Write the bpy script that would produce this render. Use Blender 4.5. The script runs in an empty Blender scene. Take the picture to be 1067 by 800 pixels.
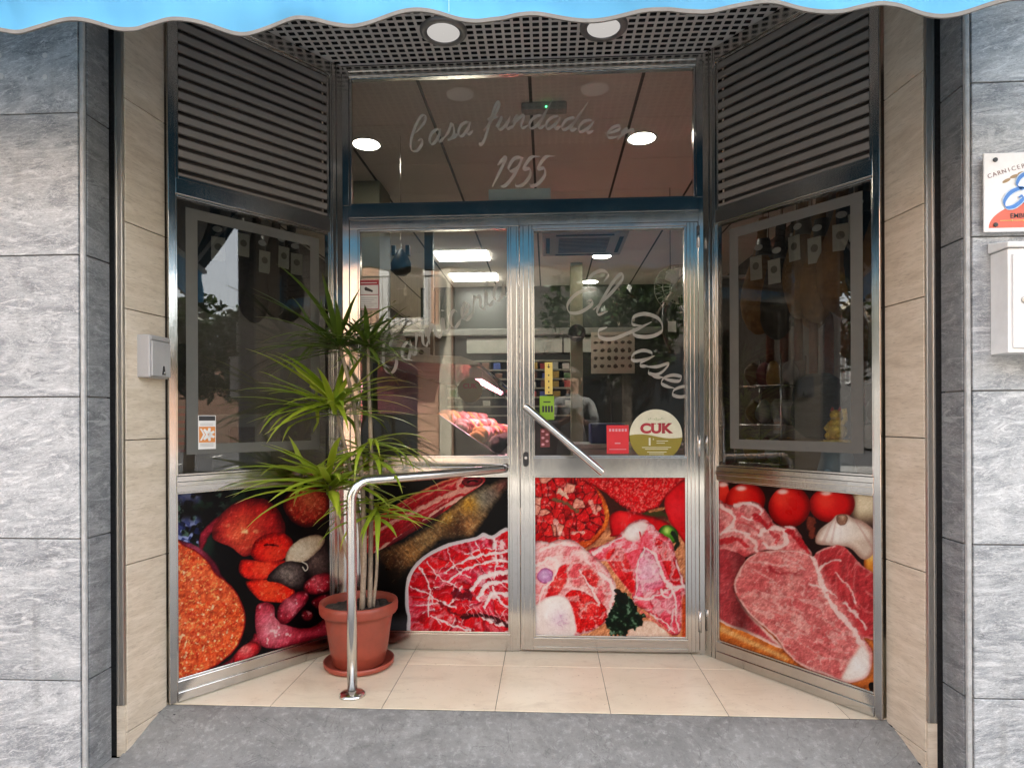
import bpy, math, random
from mathutils import Vector, Matrix
random.seed(11)
SC = bpy.context.scene
COL = SC.collection
PI = math.pi
POSTER_GAIN = .66; SUN = 4.; EXPO = 3.02
# ---------------------------------------------------------------- printed posters: painted cell by cell
import numpy as np
_rs = np.random.RandomState(7)
_TAB = _rs.rand(256, 256)

def vnoise(X, Y, s, seed=0):
    x = X / s + seed * 17.31; y = Y / s + seed * 9.73
    xi = np.floor(x).astype(int); yi = np.floor(y).astype(int)
    fx = x - xi; fy = y - yi
    fx = fx * fx * (3 - 2 * fx); fy = fy * fy * (3 - 2 * fy)
    t = lambda a, b: _TAB[a & 255, b & 255]
    return (t(xi, yi) * (1 - fx) + t(xi + 1, yi) * fx) * (1 - fy) + (t(xi, yi + 1) * (1 - fx) + t(xi + 1, yi + 1) * fx) * fy

def fbm(X, Y, s, seed=0, o=4):
    r = 0; a = .5; n = 0
    for k in range(o):
        r = r + a * vnoise(X, Y, s / 2 ** k, seed + k * 3.1); n += a; a *= .55
    return r / n

def ridge(X, Y, s, seed=0, o=3):
    r = 0; a = .5; n = 0
    for k in range(o):
        r = r + a * (1 - np.abs(2 * vnoise(X, Y, s / 2 ** k, seed + k * 5.3) - 1)); n += a; a *= .5
    return r / n

def sstep(a, b, x):
    t = np.clip((x - a) / (b - a), 0, 1); return t * t * (3 - 2 * t)

def smooth_loop(P, n=5):
    P = np.array(P, float); m = len(P); out = []
    for i in range(m):
        a, b, c, d = P[i - 1], P[i], P[(i + 1) % m], P[(i + 2) % m]
        for k in range(n):
            t = k / n
            out.append(.5 * ((2 * b) + (c - a) * t + (2 * a - 5 * b + 4 * c - d) * t * t + (3 * b - a - 3 * c + d) * t ** 3))
    return np.array(out)

def smooth_open(P, n=6):
    P = np.array(P, float)
    Q = np.vstack([2 * P[0] - P[1], P, 2 * P[-1] - P[-2]]); out = []
    for i in range(1, len(Q) - 2):
        a, b, c, d = Q[i - 1], Q[i], Q[i + 1], Q[i + 2]
        for k in range(n):
            t = k / n
            out.append(.5 * ((2 * b) + (c - a) * t + (2 * a - 5 * b + 4 * c - d) * t * t + (3 * b - a - 3 * c + d) * t ** 3))
    out.append(P[-1])
    return np.array(out)

class Paint:
    def __init__(s, corners, W, H):
        # corners of the printed sheet in the artwork's own units: TL TR BR BL
        A = []; B = []
        for (u, v), (x, y) in zip(((0, 0), (1, 0), (1, 1), (0, 1)), corners):
            A.append([u, v, 1, 0, 0, 0, -u * x, -v * x]); B.append(x)
            A.append([0, 0, 0, u, v, 1, -u * y, -v * y]); B.append(y)
        h = np.linalg.solve(np.array(A, float), np.array(B, float))
        U, V = np.meshgrid(np.linspace(0, 1, W), np.linspace(0, 1, H))
        D = h[6] * U + h[7] * V + 1
        s.X = (h[0] * U + h[1] * V + h[2]) / D; s.Y = (h[3] * U + h[4] * V + h[5]) / D
        s.U, s.V = U, V
        s.im = np.zeros((H, W, 3)); s.sm = np.zeros((H, W))
    def c(s, rgb): return np.array(rgb, float) / 255.
    def fill(s, rgb): s.im[:] = s.c(rgb)
    def mix(s, m, rgb):
        s.sm = s.sm * (1 - sstep(.75, 1, np.clip(m + np.zeros_like(s.sm), 0, 1)))
        m = np.clip(m, 0, 1)[..., None]
        col = s.c(rgb) if isinstance(rgb, (tuple, list)) else rgb
        s.im = s.im * (1 - m) + col * m
    def sd(s, P, wob=0, ws=30, seed=0, smooth=True):
        P = smooth_loop(P) if smooth else np.array(P, float)
        X = s.X + (fbm(s.X, s.Y, ws, seed + 1, 3) - .5) * wob * 2; Y = s.Y + (fbm(s.X, s.Y, ws, seed + 41, 3) - .5) * wob * 2
        d = np.full(X.shape, 1e9); ins = np.zeros(X.shape, bool); n = len(P)
        for i in range(n):
            x0, y0 = P[i]; x1, y1 = P[(i + 1) % n]; ex, ey = x1 - x0, y1 - y0; L = ex * ex + ey * ey + 1e-9
            t = np.clip(((X - x0) * ex + (Y - y0) * ey) / L, 0, 1)
            d = np.minimum(d, (X - x0 - t * ex) ** 2 + (Y - y0 - t * ey) ** 2)
            cr = (y0 > Y) != (y1 > Y)
            if ey: ins ^= cr & (X < x0 + (Y - y0) * ex / ey)
        d = np.sqrt(d)
        return np.where(ins, -d, d)
    def line(s, P, w0, w1=None, wob=0, ws=25, seed=0, smooth=True):
        w1 = w0 if w1 is None else w1
        P = smooth_open(P) if smooth else np.array(P, float); n = len(P) - 1
        X = s.X + (fbm(s.X, s.Y, ws, seed + 2, 3) - .5) * wob * 2; Y = s.Y + (fbm(s.X, s.Y, ws, seed + 43, 3) - .5) * wob * 2
        m = np.full(X.shape, -1e9)
        for i in range(n):
            x0, y0 = P[i]; x1, y1 = P[i + 1]; ex, ey = x1 - x0, y1 - y0; L = ex * ex + ey * ey + 1e-9
            t = np.clip(((X - x0) * ex + (Y - y0) * ey) / L, 0, 1)
            d = np.sqrt((X - x0 - t * ex) ** 2 + (Y - y0 - t * ey) ** 2)
            w = w0 + (w1 - w0) * (i + t) / n
            m = np.maximum(m, w - d)
        return m - (.9 * max(w0, w1) * (fbm(s.X, s.Y, 16, seed + 70, 3) - .36) if wob else 0)   # positive inside; frays and thins along its run
    def finish(s, k=1., seed=3):
        """the printed photograph's own fine relief: small folds catching the studio light, wet glints, film grain"""
        X, Y = s.X, s.Y
        sat = sstep(.12, .4, s.im.max(-1) - s.im.min(-1)) * (1 - s.sm); lum = s.im.mean(-1)
        e = 0
        for sc, a in ((30, .5), (13, 1.), (6, .8)):
            o = sc * .16; e = e + a * (fbm(X, Y, sc, seed + sc, 2) - fbm(X + o, Y + o, sc, seed + sc, 2))
        L = lum.copy(); L[1:-1, 1:-1] = (lum[:-2, 1:-1] + lum[2:, 1:-1] + lum[1:-1, :-2] + lum[1:-1, 2:] + lum[1:-1, 1:-1]) / 5
        em = np.zeros_like(L); em[2:, 2:] = L[2:, 2:] - L[:-2, :-2]
        s.im = s.im * (1 + k * sat * np.clip(2.4 * e, -.42, .42))[..., None] * (1 - .9 * k * np.clip(em, -.3, .3))[..., None]
        g = sstep(.17, .30, e) * sat * sstep(.18, .4, lum) * .9 * k
        s.mix(g, (255, 232, 226))
        r = np.random.RandomState(5).rand(*lum.shape) - .5
        s.im = np.clip(s.im * (1 + .10 * r)[..., None] + .006 * r[..., None], 0, 1)
        return s
    def blob(s, P, rgb, edge=None, rim=12, light=None, at=None, rad=80, grain=.12, gs=18, seed=0, wob=3, soft=2.5, flecks=None, dens=.62, fs=9):
        """a rounded body: darker towards its rim, one soft highlight, mottled, optionally flecked"""
        sd = s.sd(P, wob, 30, seed)
        m = sstep(soft, -soft, sd)
        col = np.ones(s.im.shape) * s.c(rgb)
        if edge is not None:
            k = sstep(-rim, 0, sd)[..., None]; col = col * (1 - k) + s.c(edge) * k
        if light is not None:
            g = np.exp(-(((s.X - at[0]) ** 2 + (s.Y - at[1]) ** 2) / rad ** 2)) * (.6 + .8 * fbm(s.X, s.Y, gs, seed + 9))
            g = np.clip(g, 0, 1)[..., None]; col = col * (1 - g) + s.c(light) * g
        col = col * (1 + grain * 2 * (fbm(s.X, s.Y, gs, seed + 5) - .5))[..., None] * (1 + grain * (fbm(s.X, s.Y, gs * .25, seed + 6, 2) - .5))[..., None]
        if flecks is not None:
            f = vnoise(s.X + 3 * fbm(s.X, s.Y, 14, seed), s.Y, fs, seed + 20) * .7 + vnoise(s.X, s.Y, fs * .45, seed + 23) * .3
            k = (sstep(dens, dens + .12, f) * sstep(0, -rim * .8, sd))[..., None]
            col = col * (1 - k * .85) + s.c(flecks) * k * .85
        s.mix(m, col)
        if grain < .13: s.sm = np.maximum(s.sm, m)
        return sd
    def voro(s, n, box, seed=0):
        r = np.random.RandomState(seed); x0, y0, x1, y1 = box
        px = x0 + r.rand(n) * (x1 - x0); py = y0 + r.rand(n) * (y1 - y0)
        Xw = s.X + 14 * (fbm(s.X, s.Y, 26, seed + 3) - .5); Yw = s.Y + 14 * (fbm(s.X, s.Y, 26, seed + 8) - .5)
        d1 = np.full(s.X.shape, 1e9); d2 = d1.copy(); idx = np.zeros(s.X.shape, int)
        for i in range(n):
            d = np.hypot(Xw - px[i], Yw - py[i])
            up = d < d1
            d2 = np.where(up, d1, np.minimum(d2, d)); idx = np.where(up, i, idx); d1 = np.where(up, d, d1)
        return d1, d2, idx, px, py

def poster_cured(N):
    p = Paint(((8, 92), (593, 32), (593, 625), (7, 785)), N, N); X, Y = p.X, p.Y
    p.fill((13, 10, 12))
    lf = fbm(X, Y, 60, 3)
    p.mix(sstep(.5, .68, lf) * sstep(330, 200, X + .4 * Y) , (38, 60, 48))
    p.mix(sstep(.6, .75, fbm(X, Y, 30, 8)) * sstep(300, 200, X + .5 * Y), (84, 104, 92))
    p.mix(sstep(.55, .7, fbm(X, Y, 40, 5)) * sstep(470, 300, X) * sstep(190, 120, Y) * .8, (30, 52, 36))
    cloth = sstep(110, 80, X) * (sstep(160, 220, Y) + .6 * sstep(150, 90, Y)) * sstep(300, 270, Y)
    p.mix(cloth * sstep(.42, .6, vnoise(X + Y * .4, Y - X * .3, 17, 2)), (150, 158, 196))
    p.mix(cloth * sstep(.5, .6, vnoise(X + Y * .4, Y - X * .3, 13, 12)) * .8, (40, 48, 92))
    p.blob([(92, 292), (98, 235), (158, 178), (168, 196), (128, 252), (104, 300)], (132, 34, 52), (80, 15, 30), 8, grain=.2)
    p.blob([(412, 130), (440, 82), (520, 55), (588, 84), (594, 150), (560, 192), (500, 214), (448, 190)], (168, 52, 44), (70, 18, 20), 30, (215, 110, 80), (520, 110), 50, .3, 14, 4, flecks=(226, 130, 96), dens=.66)
    sd = p.blob([(140, 250), (150, 200), (200, 142), (270, 106), (350, 110), (402, 160), (422, 222), (400, 262), (340, 292), (265, 326), (212, 292), (165, 272)], (168, 36, 38), (84, 12, 22), 46, (222, 96, 70), (252, 236), 78, .22, 30, 6)
    p.mix(sstep(.60, .8, fbm(X * .6, Y, 22, 31)) * sstep(-8, -30, sd) * np.exp(-((X - 255) ** 2 + (Y - 225) ** 2) / 60 ** 2), (250, 190, 140))
    p.mix(sstep(.62, .78, fbm(X, Y * 1.3, 36, 33)) * sstep(-8, -30, sd) * .35, (226, 84, 70))
    p.blob([(290, 322), (300, 270), (350, 240), (410, 236), (450, 268), (442, 312), (400, 340), (330, 350)], (212, 34, 28), (112, 10, 14), 24, (240, 70, 48), (380, 318), 46, .25, 16, 9, flecks=(240, 84, 60), dens=.7)
    p.mix(sstep(-2, 6, p.line([(340, 284), (365, 280), (392, 284)], 7, 5, 3)), (50, 8, 12))
    p.blob([(240, 372), (258, 336), (330, 346), (420, 340), (424, 366), (372, 404), (300, 416), (254, 402)], (216, 34, 28), (104, 10, 14), 20, (242, 78, 52), (330, 372), 54, .25, 14, 11, flecks=(244, 92, 66), dens=.7)
    p.blob([(270, 420), (350, 414), (440, 438), (458, 474), (430, 502), (335, 496), (292, 466)], (222, 36, 26), (96, 10, 12), 16, (246, 84, 52), (360, 455), 64, .25, 12, 13, flecks=(248, 116, 80), dens=.66)
    p.blob([(495, 348), (540, 300), (582, 268), (600, 330), (596, 402), (530, 412), (508, 392)], (64, 48, 47), (26, 18, 20), 26, (110, 92, 88), (545, 345), 40, .35, 10, 15)
    p.blob([(420, 346), (434, 300), (480, 260), (540, 240), (580, 262), (540, 312), (490, 346), (450, 352)], (200, 176, 150), (120, 95, 80), 12, (228, 210, 186), (480, 300), 60, .16, 9, 17)
    p.blob([(350, 416), (380, 370), (430, 345), (480, 350), (506, 390), (490, 440), (450, 452), (400, 428)], (78, 66, 64), (28, 20, 22), 24, (128, 116, 110), (430, 392), 40, .4, 9, 19)
    p.mix(sstep(-1, 1.5, p.line([(486, 346), (504, 356), (508, 372), (498, 380), (488, 366)], 2.4)), (226, 216, 200))
    p.blob([(490, 442), (520, 406), (598, 388), (600, 452), (540, 472), (502, 466)], (150, 28, 44), (60, 8, 16), 18, (205, 90, 100), (545, 425), 34, .3, 12, 21, flecks=(226, 170, 170), dens=.7)
    p.blob([(480, 545), (500, 530), (530, 545), (520, 572), (490, 572)], (110, 30, 40), (40, 8, 12), 10, grain=.3, seed=22, flecks=(200, 140, 140), dens=.6)
    p.blob([(520, 505), (540, 480), (600, 470), (600, 520), (560, 535)], (130, 26, 40), (50, 8, 14), 14, grain=.3, seed=24, flecks=(200, 150, 150), dens=.7)
    p.blob([(150, 752), (200, 720), (230, 690), (290, 640), (300, 618), (330, 640), (320, 690), (260, 725), (180, 765)], (158, 52, 68), (84, 16, 26), 14, grain=.25, seed=25, flecks=(222, 170, 170), dens=.68)
    p.blob([(303, 562), (310, 512), (350, 500), (376, 520), (382, 560), (430, 592), (520, 600), (596, 556), (600, 630), (500, 652), (400, 676), (340, 674), (310, 630)], (190, 66, 84), (112, 22, 38), 26, (230, 140, 150), (370, 600), 60, .2, 20, 27, flecks=(244, 206, 204), dens=.68, fs=15)
    p.blob([(385, 552), (400, 510), (450, 470), (500, 460), (512, 490), (470, 540), (430, 582), (400, 582)], (166, 46, 64), (84, 14, 28), 20, (214, 120, 130), (440, 515), 34, .25, 16, 29, flecks=(236, 190, 190), dens=.7, fs=12)
    p.blob([(215, 722), (240, 680), (285, 652), (312, 654), (320, 684), (288, 712), (235, 732)], (190, 42, 52), (104, 14, 24), 14, (240, 130, 126), (262, 682), 26, .2, 14, 35)
    # the great orange slice
    P = [(-6, 284), (40, 286), (90, 312), (130, 352), (150, 386), (190, 416), (230, 460), (262, 530), (266, 582), (245, 650), (200, 706), (140, 747), (60, 778), (-6, 800), (-40, 560)]
    out = [(-6, 262), (50, 274), (104, 300), (150, 345), (176, 392), (190, 416), (150, 400), (90, 330), (-6, 300)]
    p.blob(out, (98, 30, 48), (46, 10, 22), 8, (150, 70, 90), (80, 300), 40, .2)
    sd = p.sd(P, 2, 30, 3)
    g = fbm(X, Y, 70, 51)
    col = p.c((210, 84, 44)) * (1 - g[..., None]) + p.c((228, 116, 82)) * g[..., None]
    f1 = fbm(X, Y, 13, 61, 2); f2 = vnoise(X * .9 + Y * .3, Y + X * .2, 8, 63) * .55 + vnoise(X - .3 * Y, Y * 1.2, 4.4, 64) * .45
    col = col * (.72 + .56 * f1[..., None])
    col = col * (1 - .5 * sstep(.6, .8, fbm(X, Y, 10, 71, 2))[..., None]) + p.c((150, 32, 20)) * .5 * sstep(.6, .8, fbm(X, Y, 10, 71, 2))[..., None]
    k = sstep(.62, .76, f2)[..., None] * .8; col = col * (1 - k) + p.c((240, 172, 112)) * k
    k = sstep(.72, .86, vnoise(X + Y * .3, Y - .4 * X, 12, 66) * .8 + .2 * vnoise(X, Y, 5, 67))[..., None]; col = col * (1 - k * .8) + p.c((252, 214, 172)) * k * .8
    k = sstep(-9, -2, sd)[..., None]; col = col * (1 - k) + p.c((120, 20, 22)) * k
    p.mix(sstep(1.5, -1.5, sd), col)
    return p.finish(.3)

def poster_ham(N):
    p = Paint(((22, 45), (716, 45), (720, 768), (22, 768)), N, N); X, Y = p.X, p.Y
    p.fill((17, 15, 14))
    p.mix(sstep(690, 760, Y + .1 * X) * .8, (70, 70, 74))
    p.mix(sstep(.55, .8, fbm(X, Y, 60, 2)) * sstep(260, 120, X) * sstep(220, 120, Y) * .4, (40, 40, 42))
    # skin side of the leg
    sk = [(92, 402), (200, 355), (300, 300), (400, 220), (500, 140), (600, 84), (730, 40), (726, 70), (690, 130), (640, 190), (580, 292), (540, 332), (470, 332), (390, 352), (300, 432), (240, 492), (172, 548), (130, 480)]
    sd = p.sd(sk, 9, 22, 3); m = sstep(3, -3, sd)
    n1 = fbm(X, Y, 40, 5); n2 = fbm(X + Y, (Y - X) * 2.2, 22, 8)
    col = p.c((126, 98, 66)) * (.55 + .9 * n2[..., None])
    def tint(cx, cy, r, rgb, a=1.):
        nonlocal col
        k = (np.exp(-((X - cx) ** 2 + (Y - cy) ** 2) / r ** 2) * a)[..., None]; col = col * (1 - k) + p.c(rgb) * (.65 + .7 * n2[..., None]) * k
    tint(590, 150, 60, (128, 126, 116)); tint(640, 130, 50, (120, 112, 104), .8); tint(530, 175, 45, (186, 140, 62)); tint(700, 80, 45, (120, 76, 72))
    tint(475, 280, 55, (66, 42, 26)); tint(530, 270, 32, (188, 138, 92), .7); tint(430, 235, 40, (180, 140, 70), .8); tint(340, 330, 45, (156, 126, 88), .7)
    tint(180, 450, 60, (88, 56, 34)); tint(170, 520, 60, (30, 20, 14)); tint(260, 400, 40, (176, 130, 80), .7); tint(120, 430, 40, (60, 40, 26))
    col = col * (1 - .3 * sstep(.6, .85, fbm(X - Y, X + Y * .6, 20, 12))[..., None] * sstep(520, 260, X)[..., None])
    k = sstep(.56, .8, fbm((X - Y) * .5, X + Y, 9, 18))[..., None] * .4; col = col * (1 - k) + p.c((206, 190, 160)) * k
    col = col * (.45 + .55 * sstep(0, -26, sd))[..., None]
    p.mix(m, col)
    # cut face
    ct = [(50, 278), (130, 215), (250, 140), (400, 70), (490, 44), (592, 40), (606, 70), (560, 104), (500, 142), (430, 198), (330, 262), (230, 322), (120, 384), (50, 405)]
    sd = p.sd(ct, 3, 30, 23)
    t = (X + Y * 1.7)                       # across the leg
    al = X * .86 - Y * .5; ac = X * .5 + Y * .86
    n = fbm(al * .25, ac, 16, 25)
    col = p.c((150, 30, 40)) * (.7 + .65 * n[..., None])
    k = sstep(.6, .8, fbm(al * .12, ac, 11, 28))[..., None] * .8; col = col * (1 - k) + p.c((214, 110, 108)) * k
    p.mix(sstep(2, -2, sd), col)
    inn = sstep(2, -2, sd)
    for P, a, b, c in (([(50, 330), (150, 272), (300, 196), (430, 132), (540, 92)], 9, 15, (228, 160, 146)), ([(60, 290), (190, 205), (330, 130), (480, 64)], 3, 6, (214, 130, 112)),
                       ([(90, 400), (200, 330), (300, 268), (400, 196), (500, 142)], 7, 9, (232, 180, 164)), ([(48, 280), (130, 216), (250, 141), (400, 71), (490, 47)], 5, 7, (206, 128, 94)),
                       ([(240, 250), (340, 205), (430, 160)], 2, 3, (220, 130, 124)), ([(500, 50), (480, 90), (520, 110), (590, 70)], 10, 12, (226, 150, 140)), ([(110, 300), (220, 236), (300, 180)], 2, 2, (216, 120, 112))):
        p.mix(sstep(-2, 2.5, p.line(P, a, b, 6, 26, a)) * inn, c)
    p.mix(sstep(2, -2, p.sd([(300, 262), (360, 226), (420, 186), (400, 218), (340, 262), (250, 318), (140, 380), (190, 330)], 4)) * .85, (96, 18, 30))
    p.blob([(500, 66), (540, 48), (590, 52), (594, 74), (560, 90), (516, 90)], (112, 18, 34), (60, 8, 20), 8, (170, 60, 70), (545, 66), 14, .3, 8, 41)
    p.mix(sstep(-2, 2, p.line([(528, 70), (552, 62), (574, 66)], 5, 4, 3)), (46, 8, 18))
    # plate of slices
    pl = [(230, 622), (240, 520), (300, 432), (420, 362), (560, 326), (600, 306), (640, 318), (740, 312), (760, 800), (290, 800), (240, 700)]
    sd = p.sd(pl, 2, 30, 51)
    p.mix(sstep(2, -2, sd), (212, 204, 206))
    cx, cy = 640, 620
    wx = X + 60 * (fbm(X, Y, 80, 53) - .5); wy = Y + 60 * (fbm(X, Y, 80, 57) - .5)
    r = np.hypot(wx - cx, (wy - cy) * 1.22); th = np.arctan2((wy - cy) * 1.22, wx - cx)
    ring = np.digitize(r, [95, 190, 285]); ring_in = np.array([0., 95, 190, 285])[ring]; wid = 95.
    cnt = np.array([4, 9, 13, 17])[ring]
    q = th / (2 * np.pi) * cnt + ring * .37 + .25 * (r - ring_in) / wid
    cell = np.floor(q).astype(int); fq = q - cell
    h = _TAB[(cell * 7 + ring * 31) & 255, (cell * 3 + 11) & 255]; h2 = _TAB[(cell * 5 + 3) & 255, (ring * 13 + cell) & 255]
    col = p.c((176, 16, 36))[None, None] * (1 - h[..., None]) + p.c((222, 30, 40)) * h[..., None]
    col = col * (1 - .5 * (h2[..., None] > .72)) + p.c((196, 60, 92)) * .5 * (h2[..., None] > .72)
    streak = fbm(fq * 90 + cell * 17, r * .22, 12, 61, 3)
    col = col * (.72 + .56 * streak[..., None])
    k = sstep(.60, .76, fbm(fq * 60 + cell * 29, r * .16, 13, 66, 3))[..., None] * .75; col = col * (1 - k) + p.c((232, 132, 138)) * k
    edge = np.minimum(fq, 1 - fq) * r * 2 * np.pi / cnt
    e2 = np.minimum(np.abs(r - 95), np.minimum(np.abs(r - 190), np.abs(r - 285)))
    wfat = 2.2 + 7 * np.clip(fbm(X, Y, 34, 71) - .42, 0, 1) * 2
    brk = sstep(.34, .56, fbm(X, Y, 30, 72, 3)); brk2 = sstep(.40, .58, fbm(X + 90, Y, 24, 73, 3))
    k = np.maximum(sstep(wfat + 3, wfat - 2, edge) * (h > .3) * brk, sstep(wfat * .8 + 3, wfat * .8 - 2, e2) * brk2)[..., None] * .9
    col = col * (1 - k) + p.c((246, 224, 222)) * k
    k = (sstep(.82, .9, fq) * .5)[..., None]; col = col * (1 - k) + p.c((104, 8, 26)) * k
    k = (sstep(.56, .66, fbm(X, Y, 46, 75)) * sstep(520, 640, X) * sstep(680, 600, Y))[..., None] * .85; col = col * (1 - k) + p.c((248, 232, 230)) * k
    k = (sstep(.74, .84, ridge(X, Y, 40, 77)) * .4)[..., None]; col = col * (1 - k) + p.c((240, 190, 192)) * k
    p.mix(sstep(-14, -18, sd + 8 * (fbm(X, Y, 40, 79) - .5)), col)
    fat = sstep(-14, -24, sd)
    for P, a, b in (([(540, 575), (585, 525), (640, 500), (730, 486)], 9, 14), ([(575, 615), (625, 545), (735, 530)], 12, 10), ([(600, 650), (650, 585), (735, 600)], 8, 12), ([(640, 560), (690, 640), (735, 650)], 7, 5), ([(420, 492), (540, 424), (735, 388)], 5, 8), ([(300, 470), (345, 560), (338, 700)], 5, 4), ([(430, 540), (520, 474), (640, 440), (735, 436)], 6, 7), ([(250, 560), (330, 590), (420, 640)], 3, 4), ([(350, 700), (450, 740), (540, 765)], 4, 5), ([(430, 380), (470, 470), (540, 520)], 2, 3), ([(560, 335), (600, 430)], 3, 2), ([(330, 440), (400, 520), (470, 560)], 3, 3), ([(600, 700), (680, 735), (735, 730)], 12, 8), ([(500, 560), (470, 600), (440, 650)], 6, 4), ([(650, 330), (664, 420), (650, 520)], 3, 4), ([(290, 650), (380, 640), (470, 660)], 3, 4)):
        p.mix(sstep(-3, 3, p.line(P, a, b, 10, 20, a + b)) * .92 * fat, (250, 236, 234))
    for P, a, b, c in (([(470, 590), (540, 600), (520, 570)], 22, 10, (92, 12, 30)), ([(500, 700), (600, 690), (730, 745)], 14, 12, (48, 8, 14)), ([(400, 640), (470, 690), (520, 690)], 12, 8, (110, 18, 28))):
        p.mix(sstep(-4, 6, p.line(P, a, b, 14, 20, a)) * .85, c)
    for k in range(9):
        x0 = 500 + k * 26; p.mix(sstep(-1.5, 1.5, p.line([(x0, 640 + k * 5), (x0 + 14, 660 + k * 5), (x0 + 30, 690 + k * 6)], 2.2, 1.2, 4, 14, k)) * .8, (238, 176, 178))
    return p.finish(.3)

def poster_cuts(N):
    p = Paint(((35, 48), (722, 50), (724, 765), (40, 758)), N, N); X, Y = p.X, p.Y
    g = fbm(X * .3, Y, 30, 1)
    p.im[:] = p.c((206, 140, 104)) * (.75 + .5 * g[..., None])
    p.mix(sstep(330, 200, Y) * .95, (64, 30, 20))
    p.mix(sstep(-3, 3, p.line([(500, 226), (600, 212), (660, 230)], 16, 12, 4)), (70, 66, 30)); p.mix(sstep(-3, 3, p.line([(560, 200), (640, 186)], 9, 7, 4)), (176, 120, 84))
    # bowl of diced beef
    bowl = [(20, 30), (240, 48), (330, 105), (374, 200), (366, 272), (320, 332), (262, 368), (150, 372), (20, 360)]
    sd = p.blob(bowl, (196, 88, 36), (120, 44, 18), 10, (230, 130, 60), (350, 220), 60, .15, 20, 2)
    inn = sstep(-22, -30, p.sd([(20, 30), (240, 48), (320, 105), (356, 200), (346, 268), (304, 322), (250, 345), (150, 372), (20, 360)], 8, 26, 4) - 24)
    d1, d2, ix, _, _ = p.voro(95, (10, 30, 380, 370), 5)
    hv = _TAB[ix & 255, 9][..., None]; hw = _TAB[ix & 255, 77][..., None]
    col = p.c((176, 18, 28)) * (1 - hv) + p.c((222, 54, 52)) * hv
    col = col * (1 - (hw > .84)) + p.c((232, 150, 132)) * (hw > .84)
    col = col * (.62 + .38 * sstep(0, 9, d2 - d1))[..., None] * (.75 + .5 * fbm(X, Y, 16, 7))[..., None]
    k = (sstep(.66, .8, fbm(X + 30 * hv[..., 0], Y, 17, 9, 3)) * .65)[..., None]; col = col * (1 - k) + p.c((244, 170, 160)) * k
    k = sstep(4, 1, d2 - d1)[..., None] * .6 * (hw > .4); col = col * (1 - k) + p.c((70, 4, 10)) * k
    p.mix(inn, col)
    for P, a, b, c in (([(122, 150), (180, 165), (232, 205)], 11, 7, (112, 100, 72)), ([(150, 110), (186, 140)], 15, 8, (236, 200, 176)), ([(128, 240), (140, 285)], 10, 7, (240, 180, 170)), ([(292, 160), (316, 210)], 12, 9, (232, 160, 146)), ([(205, 300), (262, 296)], 11, 8, (238, 178, 164))):
        p.mix(sstep(-3, 3, p.line(P, a, b, 9, 14, a)) * .9, c)
    # mince
    sd = p.blob([(240, 62), (300, 34), (740, 34), (704, 78), (640, 132), (600, 182), (520, 212), (470, 200), (400, 150), (320, 92)], (206, 24, 34), (120, 8, 14), 16, grain=.2, gs=20, seed=11, wob=9, flecks=(248, 122, 112), dens=.52, fs=6.5)
    p.mix(sstep(.62, .75, vnoise(X, Y, 6, 15)) * sstep(-3, -12, sd) * .5, (140, 6, 14))
    p.blob([(636, 132), (740, 70), (740, 340), (690, 304), (640, 222)], (206, 18, 30), (130, 8, 14), 14, (236, 50, 60), (690, 190), 60, .12, 20, 13)
    # pepper, lime
    p.blob([(384, 302), (378, 232), (410, 200), (470, 205), (560, 222), (652, 258), (620, 304), (400, 316)], (192, 10, 26), (110, 4, 10), 18, (246, 60, 60), (440, 240), 40, .12, 20, 16)
    p.mix(sstep(.6, .75, fbm(X, Y * .4, 16, 17)) * np.exp(-((X - 470) ** 2 + (Y - 235) ** 2) / 60 ** 2) * .6, (250, 150, 150))
    p.blob([(600, 300), (620, 268), (655, 266), (686, 290), (690, 330), (660, 350), (625, 340)], (78, 128, 36), (40, 66, 20), 16, (186, 224, 120), (640, 288), 18, .12, 16, 18, wob=1)
    p.mix(sstep(-3, 3, p.line([(668, 300), (690, 340), (676, 372)], 12, 9, 4)), (34, 44, 22))
    # shoulder on the right
    sh = [(262, 386), (380, 340), (440, 290), (480, 250), (540, 240), (600, 290), (660, 340), (690, 450), (722, 540), (716, 620), (694, 752), (640, 742), (570, 672), (480, 602), (498, 520), (440, 500), (380, 432), (326, 424)]
    sd = p.sd(sh, 6, 30, 21); inn = sstep(2.5, -2.5, sd)
    al = X * .5 + Y * .86
    n = fbm((X - Y * .55), al * .3, 22, 22)
    col = p.c((196, 48, 62)) * (1 - n[..., None]) + p.c((238, 130, 138)) * n[..., None]
    col = col * (.7 + .5 * sstep(0, -20, sd))[..., None]
    p.mix(inn, col)
    p.blob([(358, 402), (424, 360), (470, 440), (500, 548), (478, 572), (440, 530), (396, 470)], (204, 30, 38), (228, 120, 116), 9, (226, 76, 76), (420, 440), 50, .25, 14, 24)
    for P in ([(392, 400), (430, 460), (470, 540)], [(410, 390), (455, 470)], [(378, 420), (420, 490)]):
        p.mix(sstep(-1.5, 1.5, p.line(P, 2.2, 1, 4, 14, P[0][0])) * .7, (240, 140, 130))
    p.blob([(516, 390), (548, 366), (586, 404), (612, 470), (628, 540), (560, 560), (500, 592), (498, 500)], (222, 116, 136), (198, 60, 80), 14, (246, 190, 204), (556, 470), 60, .2, 26, 26)
    p.blob([(580, 330), (630, 340), (672, 420), (706, 520), (660, 520), (616, 420)], (208, 38, 44), (150, 16, 26), 12, (232, 90, 90), (640, 400), 30, .25, 14, 28)
    p.blob([(438, 300), (470, 262), (520, 246), (556, 262), (530, 310), (500, 338), (456, 334)], (238, 214, 206), (206, 130, 126), 12, (252, 240, 236), (490, 290), 30, .14, 16, 30)
    p.mix(sstep(-2, 3, p.line([(516, 296), (520, 316)], 4)), (180, 60, 66))
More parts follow.
